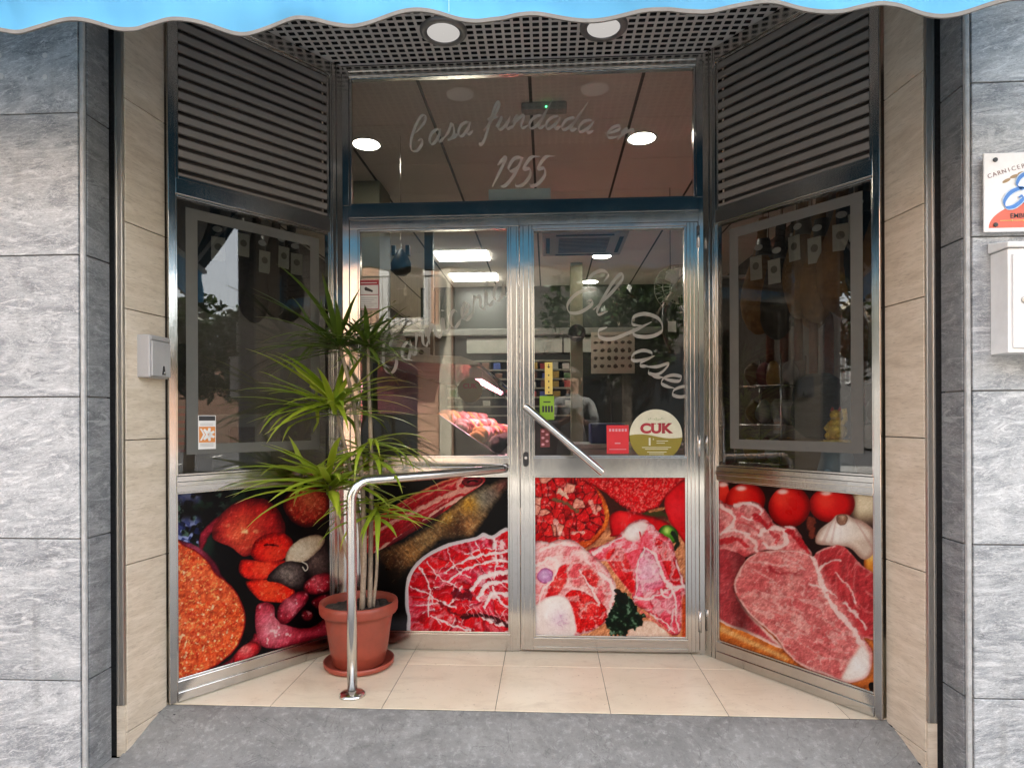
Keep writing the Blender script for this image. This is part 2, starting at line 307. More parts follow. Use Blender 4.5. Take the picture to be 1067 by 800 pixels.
    p.blob([(560, 590), (640, 540), (700, 560), (700, 640), (670, 720), (600, 680)], (214, 74, 92), (180, 40, 56), 10, (240, 160, 168), (650, 620), 40, .2, 18, 32)
    for P, a, b in (([(540, 368), (506, 450), (500, 560), (492, 600)], 6, 4), ([(548, 366), (590, 408), (622, 500), (660, 540), (716, 536)], 7, 8), ([(660, 540), (676, 600), (690, 740)], 7, 4), ([(490, 590), (570, 590), (650, 550)], 8, 5), ([(612, 560), (640, 590), (690, 548)], 7, 6), ([(300, 390), (380, 350), (440, 310)], 10, 8), ([(676, 420), (704, 500), (722, 550)], 5, 6), ([(680, 620), (660, 700), (650, 740)], 4, 3), ([(560, 670), (610, 690), (670, 740)], 5, 4)):
        p.mix(sstep(-2, 3, p.line(P, a, b, 10, 22, a + b)) * .92 * inn, (246, 220, 216))
    p.mix(sstep(.68, .8, ridge(X, Y, 44, 34)) * inn * .55, (248, 216, 214))
    # shank on the left
    sk = [(20, 376), (100, 342), (200, 330), (290, 392), (360, 452), (408, 540), (402, 600), (380, 672), (330, 724), (215, 764), (20, 770)]
    sd = p.sd(sk, 5, 30, 41); inn = sstep(2.5, -2.5, sd)
    n = fbm(X + Y * .5, Y * .5 - X * .3, 34, 42)
    col = p.c((240, 196, 190)) * (1 - n[..., None]) + p.c((214, 96, 104)) * n[..., None]
    k = sstep(.55, .75, fbm(X, Y, 50, 44))[..., None] * .6; col = col * (1 - k) + p.c((250, 228, 222)) * k
    col = col * (.74 + .34 * sstep(0, -16, sd))[..., None]
    p.mix(inn, col)
    p.blob([(84, 590), (104, 520), (150, 452), (200, 430), (240, 420), (200, 480), (170, 540), (130, 590)], (206, 34, 42), (224, 120, 118), 10, (230, 90, 84), (140, 530), 40, .25, 16, 46)
    p.blob([(180, 470), (240, 420), (330, 480), (370, 570), (330, 640), (270, 560), (210, 540)], (220, 92, 98), (238, 160, 156), 22, (244, 190, 184), (290, 520), 44, .25, 18, 48)
    p.blob([(240, 470), (300, 460), (340, 520), (300, 560), (262, 520)], (206, 60, 60), (236, 150, 146), 16, grain=.25, gs=14, seed=50)
    p.blob([(170, 600), (210, 556), (290, 580), (362, 640), (344, 712), (230, 748), (206, 690)], (206, 32, 36), (150, 12, 20), 12, (238, 92, 86), (270, 630), 44, .3, 14, 52)
    for P in ([(190, 610), (250, 650), (250, 700)], [(230, 590), (300, 650), (300, 720)], [(280, 660), (220, 650)], [(200, 640), (240, 610)]):
        p.mix(sstep(-2, 3, p.line(P, 3.5, 2, 8, 16, P[0][0])) * .6, (112, 8, 16))
    p.mix(sstep(.7, .82, ridge(X, Y, 36, 54)) * inn * .5, (252, 226, 220))
    p.blob([(20, 650), (60, 610), (110, 584), (172, 584), (208, 640), (216, 770), (20, 780)], (244, 224, 218), (222, 150, 150), 10, (254, 246, 242), (120, 640), 60, .1, 22, 56)
    sw = sstep(.72, .9, ridge(X, Y, 17, 58)) * sstep(70, 20, np.hypot(X - 145, Y - 690)) * .6
    p.mix(sw * .9, (150, 96, 124)); p.mix(np.exp(-((X - 150) ** 2 + (Y - 690) ** 2) / 40 ** 2) * .5, (206, 176, 206))
    p.blob([(50, 480), (80, 458), (118, 474), (116, 516), (80, 530), (50, 512)], (182, 130, 172), (150, 70, 110), 10, (214, 180, 214), (80, 490), 20, .2, 12, 60)
    for P, a, b in (([(36, 450), (90, 420), (140, 430), (120, 500), (70, 560), (56, 620)], 7, 5), ([(330, 480), (380, 520), (396, 580), (372, 660)], 10, 9), ([(60, 380), (140, 350), (220, 360)], 8, 6), ([(240, 470), (300, 560), (330, 620)], 5, 7)):
        p.mix(sstep(-2, 3, p.line(P, a, b, 9, 22, a)) * .9 * inn, (250, 226, 220))
    # parsley and the pale bones below
    p.blob([(470, 722), (520, 690), (600, 700), (650, 748), (640, 780), (470, 780)], (240, 204, 184), (220, 150, 120), 10, grain=.15, seed=62)
    p.mix(sstep(-3, 3, p.line([(520, 650), (590, 700), (650, 745)], 7, 5, 5)), (226, 120, 112))
    p.mix(sstep(700, 716, X) * sstep(560, 620, Y), (196, 84, 44))
    sd = p.sd([(380, 640), (420, 575), (470, 585), (510, 640), (530, 690), (480, 742), (400, 756), (360, 720)], 26, 22, 64)
    lf = fbm(X, Y, 18, 65, 3)
    col = p.c((16, 32, 20)) * (.6 + .8 * lf[..., None])
    k = sstep(.54, .66, lf)[..., None]; col = col * (1 - k) + p.c((58, 84, 62)) * k
    k = sstep(.66, .74, lf)[..., None]; col = col * (1 - k) + p.c((112, 136, 116)) * k
    p.mix(sstep(3, -3, sd), col)
    p.mix(sstep(-2, 3, p.line([(412, 560), (450, 600)], 14, 18, 8)) * .9, (22, 26, 18))
    return p.finish(.42)

def poster_chop(N):
    p = Paint(((17, 17), (567, 83), (567, 783), (23, 603)), N, N); X, Y = p.X, p.Y
    p.fill((44, 22, 18))
    p.mix(sstep(470, 520, X) * sstep(220, 120, Y), (226, 206, 168))
    g = fbm(X * .5 - Y * .6, Y * 2.2 + X, 40, 2)
    wood = p.c((204, 112, 48)) * (.7 + .6 * g[..., None])
    p.mix(sstep(470, 500, Y + .05 * X) + sstep(500, 560, X) * sstep(560, 600, Y), wood)
    p.mix(sstep(-6, 8, p.line([(20, 560), (120, 606), (260, 668)], 12, 8)) * .6, (236, 190, 130))
    p.mix(sstep(-3, 6, p.line([(345, 170), (350, 230)], 18, 12, 6)), (120, 56, 40))
    p.blob([(530, 340), (548, 270), (600, 240), (610, 380), (560, 372)], (224, 136, 46), (150, 76, 20), 16, (250, 196, 110), (560, 300), 24, .1)
    for cx, cy, rx, ry, hx, hy in ((22, 62, 32, 46, 30, 30), (112, 92, 72, 66, 96, 46), (420, 112, 80, 66, 400, 70), (270, 118, 75, 76, 246, 62)):
        a = np.linspace(0, 2 * np.pi, 14)[:-1]
        p.blob([(cx + rx * math.cos(t), cy + ry * math.sin(t)) for t in a], (204, 12, 14), (120, 4, 6), 34, (240, 60, 44), (hx, hy + 26), 44, .05, 30, int(cx), wob=1)
        p.mix(np.exp(-(((X - hx) / 20) ** 2 + ((Y - hy) / 10) ** 2) ** 2) * .85, (255, 214, 204))
    sd = p.blob([(364, 252), (374, 206), (418, 172), (436, 152), (470, 150), (492, 162), (530, 178), (566, 212), (570, 280), (530, 314), (480, 270), (420, 262)], (228, 208, 188), (168, 132, 116), 26, (250, 240, 228), (440, 210), 46, .07, 30, 12, wob=1)
    rad = (X - 452) / (np.abs(Y - 140) + 50)
    p.mix(sstep(.66, .8, vnoise(rad, Y * 0, .09, 14)) * sstep(-2, -12, sd) * .4, (176, 128, 122)); p.mix(sstep(-6, -30, sd) * sstep(230, 270, Y + .2 * X - 90) * .25, (150, 110, 90))
    p.blob([(436, 170), (440, 152), (462, 148), (476, 162), (466, 184), (446, 186)], (150, 112, 90), (100, 66, 50), 6, (196, 160, 136), (456, 160), 8, .2)
    # ragged slices at the back
    sl = [(0, 92), (60, 112), (130, 95), (180, 122), (222, 186), (292, 190), (322, 250), (352, 286), (330, 306), (200, 275), (130, 296), (80, 306), (0, 296)]
    sd = p.sd(sl, 8, 26, 16); inn = sstep(2, -2, sd); n = fbm(X, Y, 34, 17); n2 = fbm(X, Y, 14, 19)
    col = p.c((196, 62, 66)) * (1 - n[..., None]) + p.c((240, 186, 176)) * n[..., None]
    col = col * (.72 + .5 * n2[..., None]) * (.7 + .35 * sstep(0, -14, sd))[..., None]
    p.mix(inn, col)
    for P, a, b, c in (([(24, 110), (70, 150), (60, 190), (24, 215)], 9, 6, (244, 210, 200)), ([(75, 110), (130, 105), (170, 130), (140, 160), (100, 150)], 9, 6, (246, 214, 206)), ([(165, 215), (200, 195), (250, 205), (256, 250), (215, 268), (180, 250)], 11, 8, (246, 210, 200)), ([(205, 215), (232, 226), (226, 246)], 9, 6, (196, 70, 72)),
                       ([(150, 150), (190, 190), (205, 180)], 12, 8, (176, 34, 42)), ([(268, 205), (300, 240), (340, 285)], 14, 9, (178, 30, 40)), ([(26, 245), (80, 235), (120, 262)], 14, 8, (190, 46, 52)), ([(110, 215), (150, 250), (150, 280)], 8, 8, (244, 200, 190)), ([(30, 206), (90, 205), (130, 215)], 5, 5, (246, 212, 204)), ([(90, 170), (140, 190), (160, 215)], 8, 5, (206, 90, 90)), ([(258, 190), (290, 196)], 6, 4, (248, 214, 206))):
        p.mix(sstep(-3, 4, p.line(P, a, b, 8, 18, a + b)) * .88, c)
    st = [(0, 288), (100, 290), (110, 340), (84, 410), (124, 500), (250, 632), (130, 582), (0, 512)]
    sd = p.sd(st, 4, 26, 22)
    n = fbm(X, Y, 26, 23); col = p.c((166, 44, 52)) * (1 - n[..., None]) + p.c((214, 110, 112)) * n[..., None]
    k = sstep(-16, -4, sd)[..., None] * sstep(380, 470, Y)[..., None]; col = col * (1 - k) + p.c((240, 196, 184)) * k
    col = col * (1 - .35 * np.exp(-((X - 100) / 40.) ** 2)[..., None])
    p.mix(sstep(2, -2, sd), col)
    # the chop
    ch = [(72, 412), (90, 350), (130, 296), (200, 276), (310, 280), (352, 300), (366, 284), (400, 268), (460, 266), (520, 330), (590, 400), (590, 590), (530, 592), (557, 640), (545, 722), (482, 752), (400, 727), (320, 697), (262, 650), (222, 592), (150, 532), (108, 482)]
    sd = p.sd(ch, 3, 30, 31); inn = sstep(2, -2, sd)
    p.mix(sstep(12, -4, sd) * sstep(300, 480, Y) * .5, (60, 20, 14))
    n = fbm(X, Y, 60, 33); n2 = fbm(X * .8 + Y * .5, (Y - X * .5) * 1.6, 18, 35, 4); n3 = fbm(X, Y, 6, 37, 2)
    col = p.c((196, 82, 84)) * (1 - n[..., None]) + p.c((232, 146, 138)) * n[..., None]
    col = col * (.72 + .42 * n2 + .14 * n3)[..., None]
    k = (sstep(.70, .84, ridge(X * .7 + Y * .5, (Y - X * .5) * 1.5, 46, 39, 4)) * .5)[..., None]; col = col * (1 - k) + p.c((238, 180, 170)) * k
    k = (sstep(.66, .8, fbm(X, Y, 11, 47, 2)) * .35)[..., None]; col = col * (1 - k) + p.c((250, 210, 200)) * k
    right = sstep(-14, 14, (X - 372) * .72 - (Y - 330) * .42)
    rr = np.hypot((X - 560) * .8, (Y - 400) * .6)
    cr = p.c((184, 58, 62)) * (.75 + .5 * fbm(rr * 1.2, np.arctan2(Y - 400, X - 560) * 60, 15, 41)[..., None])
    k = (sstep(.58, .75, fbm(rr * 1.4, X * .3, 13, 43)) * .6)[..., None]; cr = cr * (1 - k) + p.c((228, 130, 124)) * k
    col = col * (1 - right[..., None]) + cr * right[..., None]
    rim = sstep(-24 * fbm(X, Y, 40, 45), -3, sd) * np.clip(sstep(560, 420, X) + .4, 0, 1) * sstep(.3, .5, fbm(X, Y, 36, 46) + .35 * sstep(420, 560, Y))
    k = rim[..., None] * .75; col = col * (1 - k) + p.c((240, 204, 192)) * k
    k = (sstep(-5, 0, sd) * .5)[..., None]; col = col * (1 - k) + p.c((190, 100, 90)) * k
    p.mix(inn, col)
    p.mix(inn * sstep(-4, 6, p.line([(200, 340), (240, 360), (300, 356)], 8, 4, 8)) * .7, (146, 24, 34)); p.mix(inn * sstep(-4, 4, p.line([(170, 322), (240, 330), (300, 340)], 5, 3, 8)) * .6, (240, 190, 180))
    for P, a, b in (([(352, 300), (372, 350), (390, 420), (440, 500), (490, 560), (530, 630)], 8, 10), ([(372, 350), (410, 320), (450, 310)], 7, 4), ([(460, 470), (500, 500), (540, 560)], 8, 4), ([(388, 410), (340, 400)], 8, 3), ([(430, 360), (470, 400), (500, 470)], 3, 4), ([(400, 420), (440, 450)], 4, 2)):
        p.mix(inn * sstep(-3, 4, p.line(P, a, b, 10, 22, a)) * .88, (244, 208, 198))
    p.blob([(500, 640), (524, 612), (552, 650), (544, 722), (486, 750), (450, 738), (470, 690)], (244, 226, 214), (236, 180, 166), 16, (254, 246, 238), (505, 690), 34, .08, 20, 49, soft=9)
    p.mix(sstep(-1, 2, p.line([(556, 760), (557, 768)], 12)), (16, 10, 10))
    return p.finish(.26)

# ---------------------------------------------------------------- helpers
class MB:
    """collects boxes, bars, tubes and lathes for ONE mesh object"""
    def __init__(s): s.v = []; s.f = []; s.sm = []
    def add(s, vs, fs, smooth=False):
        b = len(s.v); s.v += [tuple(v) for v in vs]; s.f += [tuple(b + i for i in f) for f in fs]; s.sm += [smooth] * len(fs); return s
    def box(s, x0, x1, y0, y1, z0, z1):
        return s.add([(x0, y0, z0), (x1, y0, z0), (x1, y1, z0), (x0, y1, z0), (x0, y0, z1), (x1, y0, z1), (x1, y1, z1), (x0, y1, z1)],
                     [(0, 3, 2, 1), (4, 5, 6, 7), (0, 1, 5, 4), (1, 2, 6, 5), (2, 3, 7, 6), (3, 0, 4, 7)])
    def prism(s, poly, z0, z1):
        """poly in x,y (counter-clockwise) pulled up from z0 to z1"""
        n = len(poly); v = [(x, y, z0) for x, y in poly] + [(x, y, z1) for x, y in poly]
        return s.add(v, [tuple(range(n))[::-1], tuple(range(n, 2 * n))] + [(i, (i + 1) % n, n + (i + 1) % n, n + i) for i in range(n)])
    def slab(s, poly, y0, y1):
        """poly in x,z pulled from y0 (front) to y1"""
        n = len(poly); v = [(x, y0, z) for x, z in poly] + [(x, y1, z) for x, z in poly]
        return s.add(v, [tuple(range(n)), tuple(range(n, 2 * n))[::-1]] + [(i, n + i, n + (i + 1) % n, (i + 1) % n) for i in range(n)])
    def tube(s, pts, r, n=12, caps=True, r1=None):
        pts = [Vector(p) for p in pts]; m = len(pts); vs = []; fs = []; prev = None
        for i, p in enumerate(pts):
            t = (pts[min(i + 1, m - 1)] - pts[max(i - 1, 0)]).normalized()
            if prev is None:
                a = Vector((0, 0, 1)) if abs(t.z) < .9 else Vector((1, 0, 0)); u = t.cross(a).normalized()
            else: u = (prev - t * prev.dot(t)).normalized()
            prev = u; w = t.cross(u)
            rr = r[i] if isinstance(r, (list, tuple)) else (r if r1 is None else r + (r1 - r) * i / (m - 1))
            for k in range(n):
                a = 2 * PI * k / n; vs.append(p + u * math.cos(a) * rr + w * math.sin(a) * rr)
        for i in range(m - 1):
            for k in range(n): fs.append((i * n + k, i * n + (k + 1) % n, (i + 1) * n + (k + 1) % n, (i + 1) * n + k))
        s.add(vs, fs, True)
        if caps:
            b = len(s.v) - len(vs); s.f += [tuple(b + k for k in range(n))[::-1], tuple(b + (m - 1) * n + k for k in range(n))]; s.sm += [False, False]
        return s
    def lathe(s, prof, c=(0, 0, 0), n=40, sx=1, sy=1, close=True):
        vs = []; fs = []; m = len(prof)
        for r, z in prof:
            for k in range(n):
                a = 2 * PI * k / n; vs.append((c[0] + r * math.cos(a) * sx, c[1] + r * math.sin(a) * sy, c[2] + z))
        for i in range(m - 1):
            for k in range(n): fs.append((i * n + k, i * n + (k + 1) % n, (i + 1) * n + (k + 1) % n, (i + 1) * n + k))
        s.add(vs, fs, True)
        if close:
            b = len(s.v) - len(vs); s.f += [tuple(b + k for k in range(n))[::-1], tuple(b + (m - 1) * n + k for k in range(n))]; s.sm += [False, False]
        return s
    def disc_y(s, cx, cz, rx, rz, y0, y1, n=36):
        """a disc standing upright, facing -y"""
        return s.slab([(cx + rx * math.cos(2 * PI * k / n), cz + rz * math.sin(2 * PI * k / n)) for k in range(n)], y0, y1)
    def ring_bar(s, x0, x1, z0, z1, w, y0, y1, wz=None):
        """a rectangular frame facing -y, its four bars butted"""
        wz = w if wz is None else wz
        return s.box(x0, x0 + w, y0, y1, z0, z1).box(x1 - w, x1, y0, y1, z0, z1).box(x0 + w, x1 - w, y0, y1, z1 - wz, z1).box(x0 + w, x1 - w, y0, y1, z0, z0 + wz)
    def blob(s, c, r, seg=14, rings=9, wob=0., seed=0, rot=0.):
        rd = random.Random(seed); ph = [rd.random() * 6.3 for _ in range(6)]; vs = []; fs = []
        for i in range(rings + 1):
            t = PI * i / rings
            for k in range(seg):
                a = 2 * PI * k / seg; q = 1 + wob * (math.sin(2 * a + ph[0]) * math.sin(t * 2 + ph[1]) + .6 * math.sin(3 * a + ph[2] + t * 3))
                x, y, z = r[0] * math.sin(t) * math.cos(a) * q, r[1] * math.sin(t) * math.sin(a) * q, r[2] * math.cos(t) * q
                vs.append((c[0] + x * math.cos(rot) - y * math.sin(rot), c[1] + x * math.sin(rot) + y * math.cos(rot), c[2] + z))
        for i in range(rings):
            for k in range(seg): fs.append((i * seg + k, (i + 1) * seg + k, (i + 1) * seg + (k + 1) % seg, i * seg + (k + 1) % seg))
        return s.add(vs, fs, True)
    def build(s, name, mat, parent=None, bevel=0, seg=2, loc=None):
        me = bpy.data.meshes.new(name); me.from_pydata(s.v, [], s.f); me.update()
        me.polygons.foreach_set('use_smooth', s.sm)
        o = bpy.data.objects.new(name, me); COL.objects.link(o)
        if mat: me.materials.append(mat)
        if parent: o.parent = parent
        if loc: o.location = loc
        if bevel:
            b = o.modifiers.new('bevel', 'BEVEL'); b.width = bevel; b.segments = seg; b.limit_method = 'ANGLE'; b.angle_limit = math.radians(50)
        return o

def tag(o, label=None, cat=None, group=None, kind=None):
    if label: o['label'] = label
    if cat: o['category'] = cat
    if group: o['group'] = group
    if kind: o['kind'] = kind
    return o

def empty(name, loc=(0, 0, 0), rz=0., label=None, cat=None, group=None):
    o = bpy.data.objects.new(name, None); COL.objects.link(o); o.location = loc; o.rotation_euler = (0, 0, rz); o.empty_display_size = .05
    return tag(o, label, cat, group)

def dup(root, loc, rz=0., label=None, scale=None):
    kids = list(root.children)
    r = root.copy(); COL.objects.link(r); r.location = loc; r.rotation_euler = (0, 0, rz)
    if scale: r.scale = (scale,) * 3
    if label: r['label'] = label
    for ch in kids:
        c = ch.copy(); COL.objects.link(c); c.parent = r
        for g in list(ch.children):
            d = g.copy(); COL.objects.link(d); d.parent = c
    return r

# ---------------------------------------------------------------- procedural materials
class NT:
    def __init__(s, name):
        s.m = bpy.data.materials.new(name); s.m.use_nodes = True; s.t = s.m.node_tree; s.n = s.t.nodes; s.n.clear()
        s.out = s.n.new('ShaderNodeOutputMaterial')
    def node(s, kind, **kw):
        nd = s.n.new(kind)
        for k, v in kw.items():
            if k[:2] == 'i_':
                key = k[2:]; key = int(key) if key.isdigit() else key.replace('_', ' ')
                if hasattr(v, 'is_output'): s.t.links.new(v, nd.inputs[key])
                else: nd.inputs[key].default_value = v
            else: setattr(nd, k, v)
        return nd
    def link(s, a, b): s.t.links.new(a, b)
    def coord(s, scale=(1, 1, 1), rot=(0, 0, 0), kind='Object', add=None):
        tc = s.node('ShaderNodeTexCoord').outputs[kind]
        if add is not None: tc = s.node('ShaderNodeVectorMath', operation='ADD', i_0=tc, i_1=add).outputs[0]
        return s.node('ShaderNodeMapping', i_Vector=tc, i_Scale=scale, i_Rotation=rot).outputs[0]
    def noise(s, vec, scale=5, detail=5, rough=.55, dist=0.):
        return s.node('ShaderNodeTexNoise', i_Vector=vec, i_Scale=scale, i_Detail=detail, i_Roughness=rough, i_Distortion=dist).outputs['Fac']
    def ramp(s, fac, stops):
        r = s.node('ShaderNodeValToRGB', i_Fac=fac); e = r.color_ramp.elements
        while len(e) < len(stops): e.new(.5)
        for k, (p, c) in enumerate(stops):
            e[k].position = p; e[k].color = (c, c, c, 1) if isinstance(c, (int, float)) else (*c, 1)
        return r.outputs[0]
    def mixc(s, fac, a, b, mode='MIX'):
        nd = s.node('ShaderNodeMix', data_type='RGBA', blend_type=mode)
        for k, v in ((0, fac), (6, a), (7, b)):
            if hasattr(v, 'is_output'): s.t.links.new(v, nd.inputs[k])
            elif k == 0: nd.inputs[k].default_value = v
            else: nd.inputs[k].default_value = (*v, 1)
        return nd.outputs[2]
    def math(s, op, a, b=0., c=0.):
        nd = s.node('ShaderNodeMath', operation=op)
        for k, v in enumerate((a, b, c)):
            if hasattr(v, 'is_output'): s.t.links.new(v, nd.inputs[k])
            else: nd.inputs[k].default_value = v
        return nd.outputs[0]
    def bump(s, h, strength=.3, dist=.01):
        return s.node('ShaderNodeBump', i_Height=h, i_Strength=strength, i_Distance=dist).outputs[0]
    def bsdf(s, col=(.5, .5, .5), rough=.5, metal=0., normal=None, **kw):
        b = s.node('ShaderNodeBsdfPrincipled')
        for k, v in {'Base Color': col, 'Roughness': rough, 'Metallic': metal, 'Normal': normal, **kw}.items():
            if v is None: continue
            if hasattr(v, 'is_output'): s.link(v, b.inputs[k])
            else: b.inputs[k].default_value = (*v, 1) if isinstance(v, tuple) and len(v) == 3 and k not in ('Normal',) else v
        s.link(b.outputs[0], s.out.inputs[0]); return b

def plain(name, col, rough=.5, metal=0., var=.12, scale=9., bump=0., spec=.5, coat=0., stretch=(1, 1, 1)):
    """one tone with mottling and wear"""
    t = NT(name); v = t.coord(stretch)
    n = t.noise(v, scale, 6, .6); n2 = t.noise(v, scale * 7, 3, .6)
    f = t.math('ADD', t.math('MULTIPLY', n, .7), t.math('MULTIPLY', n2, .3))
    lo = tuple(c * (1 - var) for c in col); hi = tuple(min(1, c * (1 + var)) for c in col)
    c = t.ramp(f, [(.3, lo), (.7, hi)])
    r = t.node('ShaderNodeMapRange', i_0=n2, i_1=.3, i_2=.7, i_3=max(.02, rough * .8), i_4=min(1, rough * 1.25)).outputs[0]
    t.bsdf(c, r, metal, t.bump(n2, bump, .004) if bump else None, **{'Specular IOR Level': spec, 'Coat Weight': coat})
    return t.m

def emit(name, col, strength):
    t = NT(name); v = t.coord(); n = t.noise(v, 3, 2)
    k = t.ramp(n, [(.2, tuple(c * .9 for c in col)), (.8, col)])
    e = t.node('ShaderNodeEmission', i_Color=k, i_Strength=strength); t.link(e.outputs[0], t.out.inputs[0]); return t.m

def glass_mat(name, tint=(.86, .88, .86), base=.055, film=None):
    """clear pane: what lies behind shows through, the street is mirrored by Schlick's law; faint dust"""
    t = NT(name)
    g = t.node('ShaderNodeNewGeometry')
    d = t.node('ShaderNodeVectorMath', operation='DOT_PRODUCT', i_0=g.outputs['Normal'], i_1=g.outputs['Incoming']).outputs['Value']
    c = t.math('SUBTRACT', 1., t.math('ABSOLUTE', d)); p5 = t.math('POWER', c, 5.)
    fac = t.math('MULTIPLY_ADD', p5, 1 - base, base)
    tr = t.node('ShaderNodeBsdfTransparent', i_Color=(*tint, 1))
    gl = t.node('ShaderNodeBsdfGlossy', i_Color=(1, 1, 1, 1), i_Roughness=.012)
    mx = t.node('ShaderNodeMixShader', i_0=fac, i_1=tr.outputs[0], i_2=gl.outputs[0])
    df = t.node('ShaderNodeBsdfDiffuse', i_Color=(.55, .55, .5, 1))
    v = t.coord((1, 1, .35)); n = t.noise(v, 4, 6, .6); sm = t.noise(t.coord((3, 1, 1)), 5, 3)
    du = t.math('MULTIPLY', t.ramp(t.math('MULTIPLY', n, sm), [(.18, 0.), (.42, 1.)]), .010)
    m2 = t.node('ShaderNodeMixShader', i_0=du, i_1=mx.outputs[0], i_2=df.outputs[0])
    t.link(m2.outputs[0], t.out.inputs[0]); return t.m

def film_mat(name, col, cover):
    t = NT(name)
    v = t.coord(); n = t.noise(v, 30, 3)
    tr = t.node('ShaderNodeBsdfTransparent'); df = t.node('ShaderNodeBsdfDiffuse', i_Color=t.ramp(n, [(.3, tuple(c * .92 for c in col)), (.7, col)]))
    tl = t.node('ShaderNodeBsdfTranslucent', i_Color=(*col, 1))
    a = t.node('ShaderNodeMixShader', i_0=.25, i_1=df.outputs[0], i_2=tl.outputs[0])
    m = t.node('ShaderNodeMixShader', i_0=cover, i_1=tr.outputs[0], i_2=a.outputs[0]); t.link(m.outputs[0], t.out.inputs[0]); return t.m

def steel_mat(name, col=(.57, .55, .52), rough=.105, brush=(60, 60, 1.5), dirt=.5):
    t = NT(name)
    v = t.coord(brush); n = t.noise(v, 9, 5, .65); big = t.noise(t.coord((1, 1, .6)), 3.2, 6, .65); fine = t.noise(t.coord(), 60, 3, .6)
    r = t.node('ShaderNodeMapRange', i_0=n, i_1=.25, i_2=.75, i_3=rough * .6, i_4=rough * 1.7).outputs[0]
    sm = t.math('MULTIPLY', t.ramp(big, [(.5, 0.), (.74, 1.)]), dirt)
    r2 = t.math('ADD', r, t.math('MULTIPLY', sm, .22))
    c = t.mixc(t.math('MULTIPLY', sm, .6), tuple(col), tuple(k * .62 for k in col))
    c = t.mixc(t.math('MULTIPLY', t.ramp(fine, [(.62, 0.), (.72, 1.)]), .35 * dirt), c, (.30, .26, .21))
    h = t.math('ADD', t.math('MULTIPLY', n, .25), t.math('MULTIPLY', t.noise(t.coord((1, 1, .5)), 7, 2), 1.))
    t.bsdf(c, r2, 1., t.bump(h, .10, .006)); return t.m

def stone_mat(name, k=1.):
    t = NT(name)
    g = t.node('ShaderNodeNewGeometry').outputs['Random Per Island']
    off = t.node('ShaderNodeCombineXYZ', i_0=t.math('MULTIPLY', g, 37.), i_1=t.math('MULTIPLY', g, 11.), i_2=t.math('MULTIPLY', g, 23.)).outputs[0]
    ang = t.math('MULTIPLY_ADD', g, .28, -.04)
    def flow(sx, sz, k):
        tc = t.node('ShaderNodeVectorMath', operation='ADD', i_0=t.node('ShaderNodeTexCoord').outputs['Object'], i_1=off).outputs[0]
        rt = t.node('ShaderNodeVectorRotate', rotation_type='Y_AXIS', i_Vector=tc, i_Angle=t.math('MULTIPLY', ang, k)).outputs[0]
        return t.node('ShaderNodeMapping', i_Vector=rt, i_Scale=(sx, sx, sz)).outputs[0]
    w = t.noise(flow(1., 2.6, 1.), 2.4, 9, .62, 2.2)
    streak = t.noise(flow(1., 4.2, 1.), 5.5, 10, .70, 2.4)
    fine = t.noise(flow(2., 7., 1.2), 24, 7, .74, 1.6)
    c = t.ramp(w, [(.28, (.185, .20, .215)), (.44, (.33, .345, .36)), (.58, (.46, .475, .485)), (.78, (.62, .63, .63))])
    c = t.mixc(t.ramp(streak, [(.53, 0.), (.64, .8)]), c, (.74, .75, .75))
    c = t.mixc(t.ramp(streak, [(.30, .95), (.44, 0.)]), c, (.135, .148, .16))
    c = t.mixc(t.ramp(t.math('ABSOLUTE', t.math('SUBTRACT', t.noise(flow(.9, 2.8, 1.5), 3.4, 6, .6, 2.6), .5)), [(0., .5), (.016, 0.)]), c, (.78, .79, .79))
    c = t.mixc(t.ramp(fine, [(.54, 0.), (.64, .7)]), c, (.80, .80, .795)); vf = t.noise(flow(3., 8., 1.), 60, 6, .8, .8)
    c = t.mixc(t.ramp(vf, [(.57, 0.), (.66, .6)]), c, (.83, .83, .82)); c = t.mixc(t.ramp(vf, [(.33, .7), (.43, 0.)]), c, (.13, .138, .145))
    c = t.mixc(t.ramp(fine, [(.34, .75), (.44, 0.)]), c, (.11, .118, .126))
    st = t.noise(t.coord((5, 5, .5)), 3, 4, .6); c = t.mixc(t.ramp(st, [(.56, 0.), (.72, .30)]), c, (.17, .165, .15))
    pat = t.noise(t.coord((.7, .7, 1.3), add=off), 2.3, 3, .5, 1.2)
    c = t.mixc(t.ramp(pat, [(.66, 0.), (.69, .55), (.8, .4)]), c, (.30, .335, .33))
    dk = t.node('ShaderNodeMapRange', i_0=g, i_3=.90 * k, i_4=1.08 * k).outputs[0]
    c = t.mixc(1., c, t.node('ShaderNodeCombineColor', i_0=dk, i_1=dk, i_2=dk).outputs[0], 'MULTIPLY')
    r = t.node('ShaderNodeMapRange', i_0=fine, i_1=.3, i_2=.7, i_3=.32, i_4=.6).outputs[0]
    h = t.math('ADD', t.math('MULTIPLY', streak, .6), t.math('MULTIPLY', fine, .5))
    t.bsdf(c, r, 0., t.bump(h, .35, .006)); return t.m

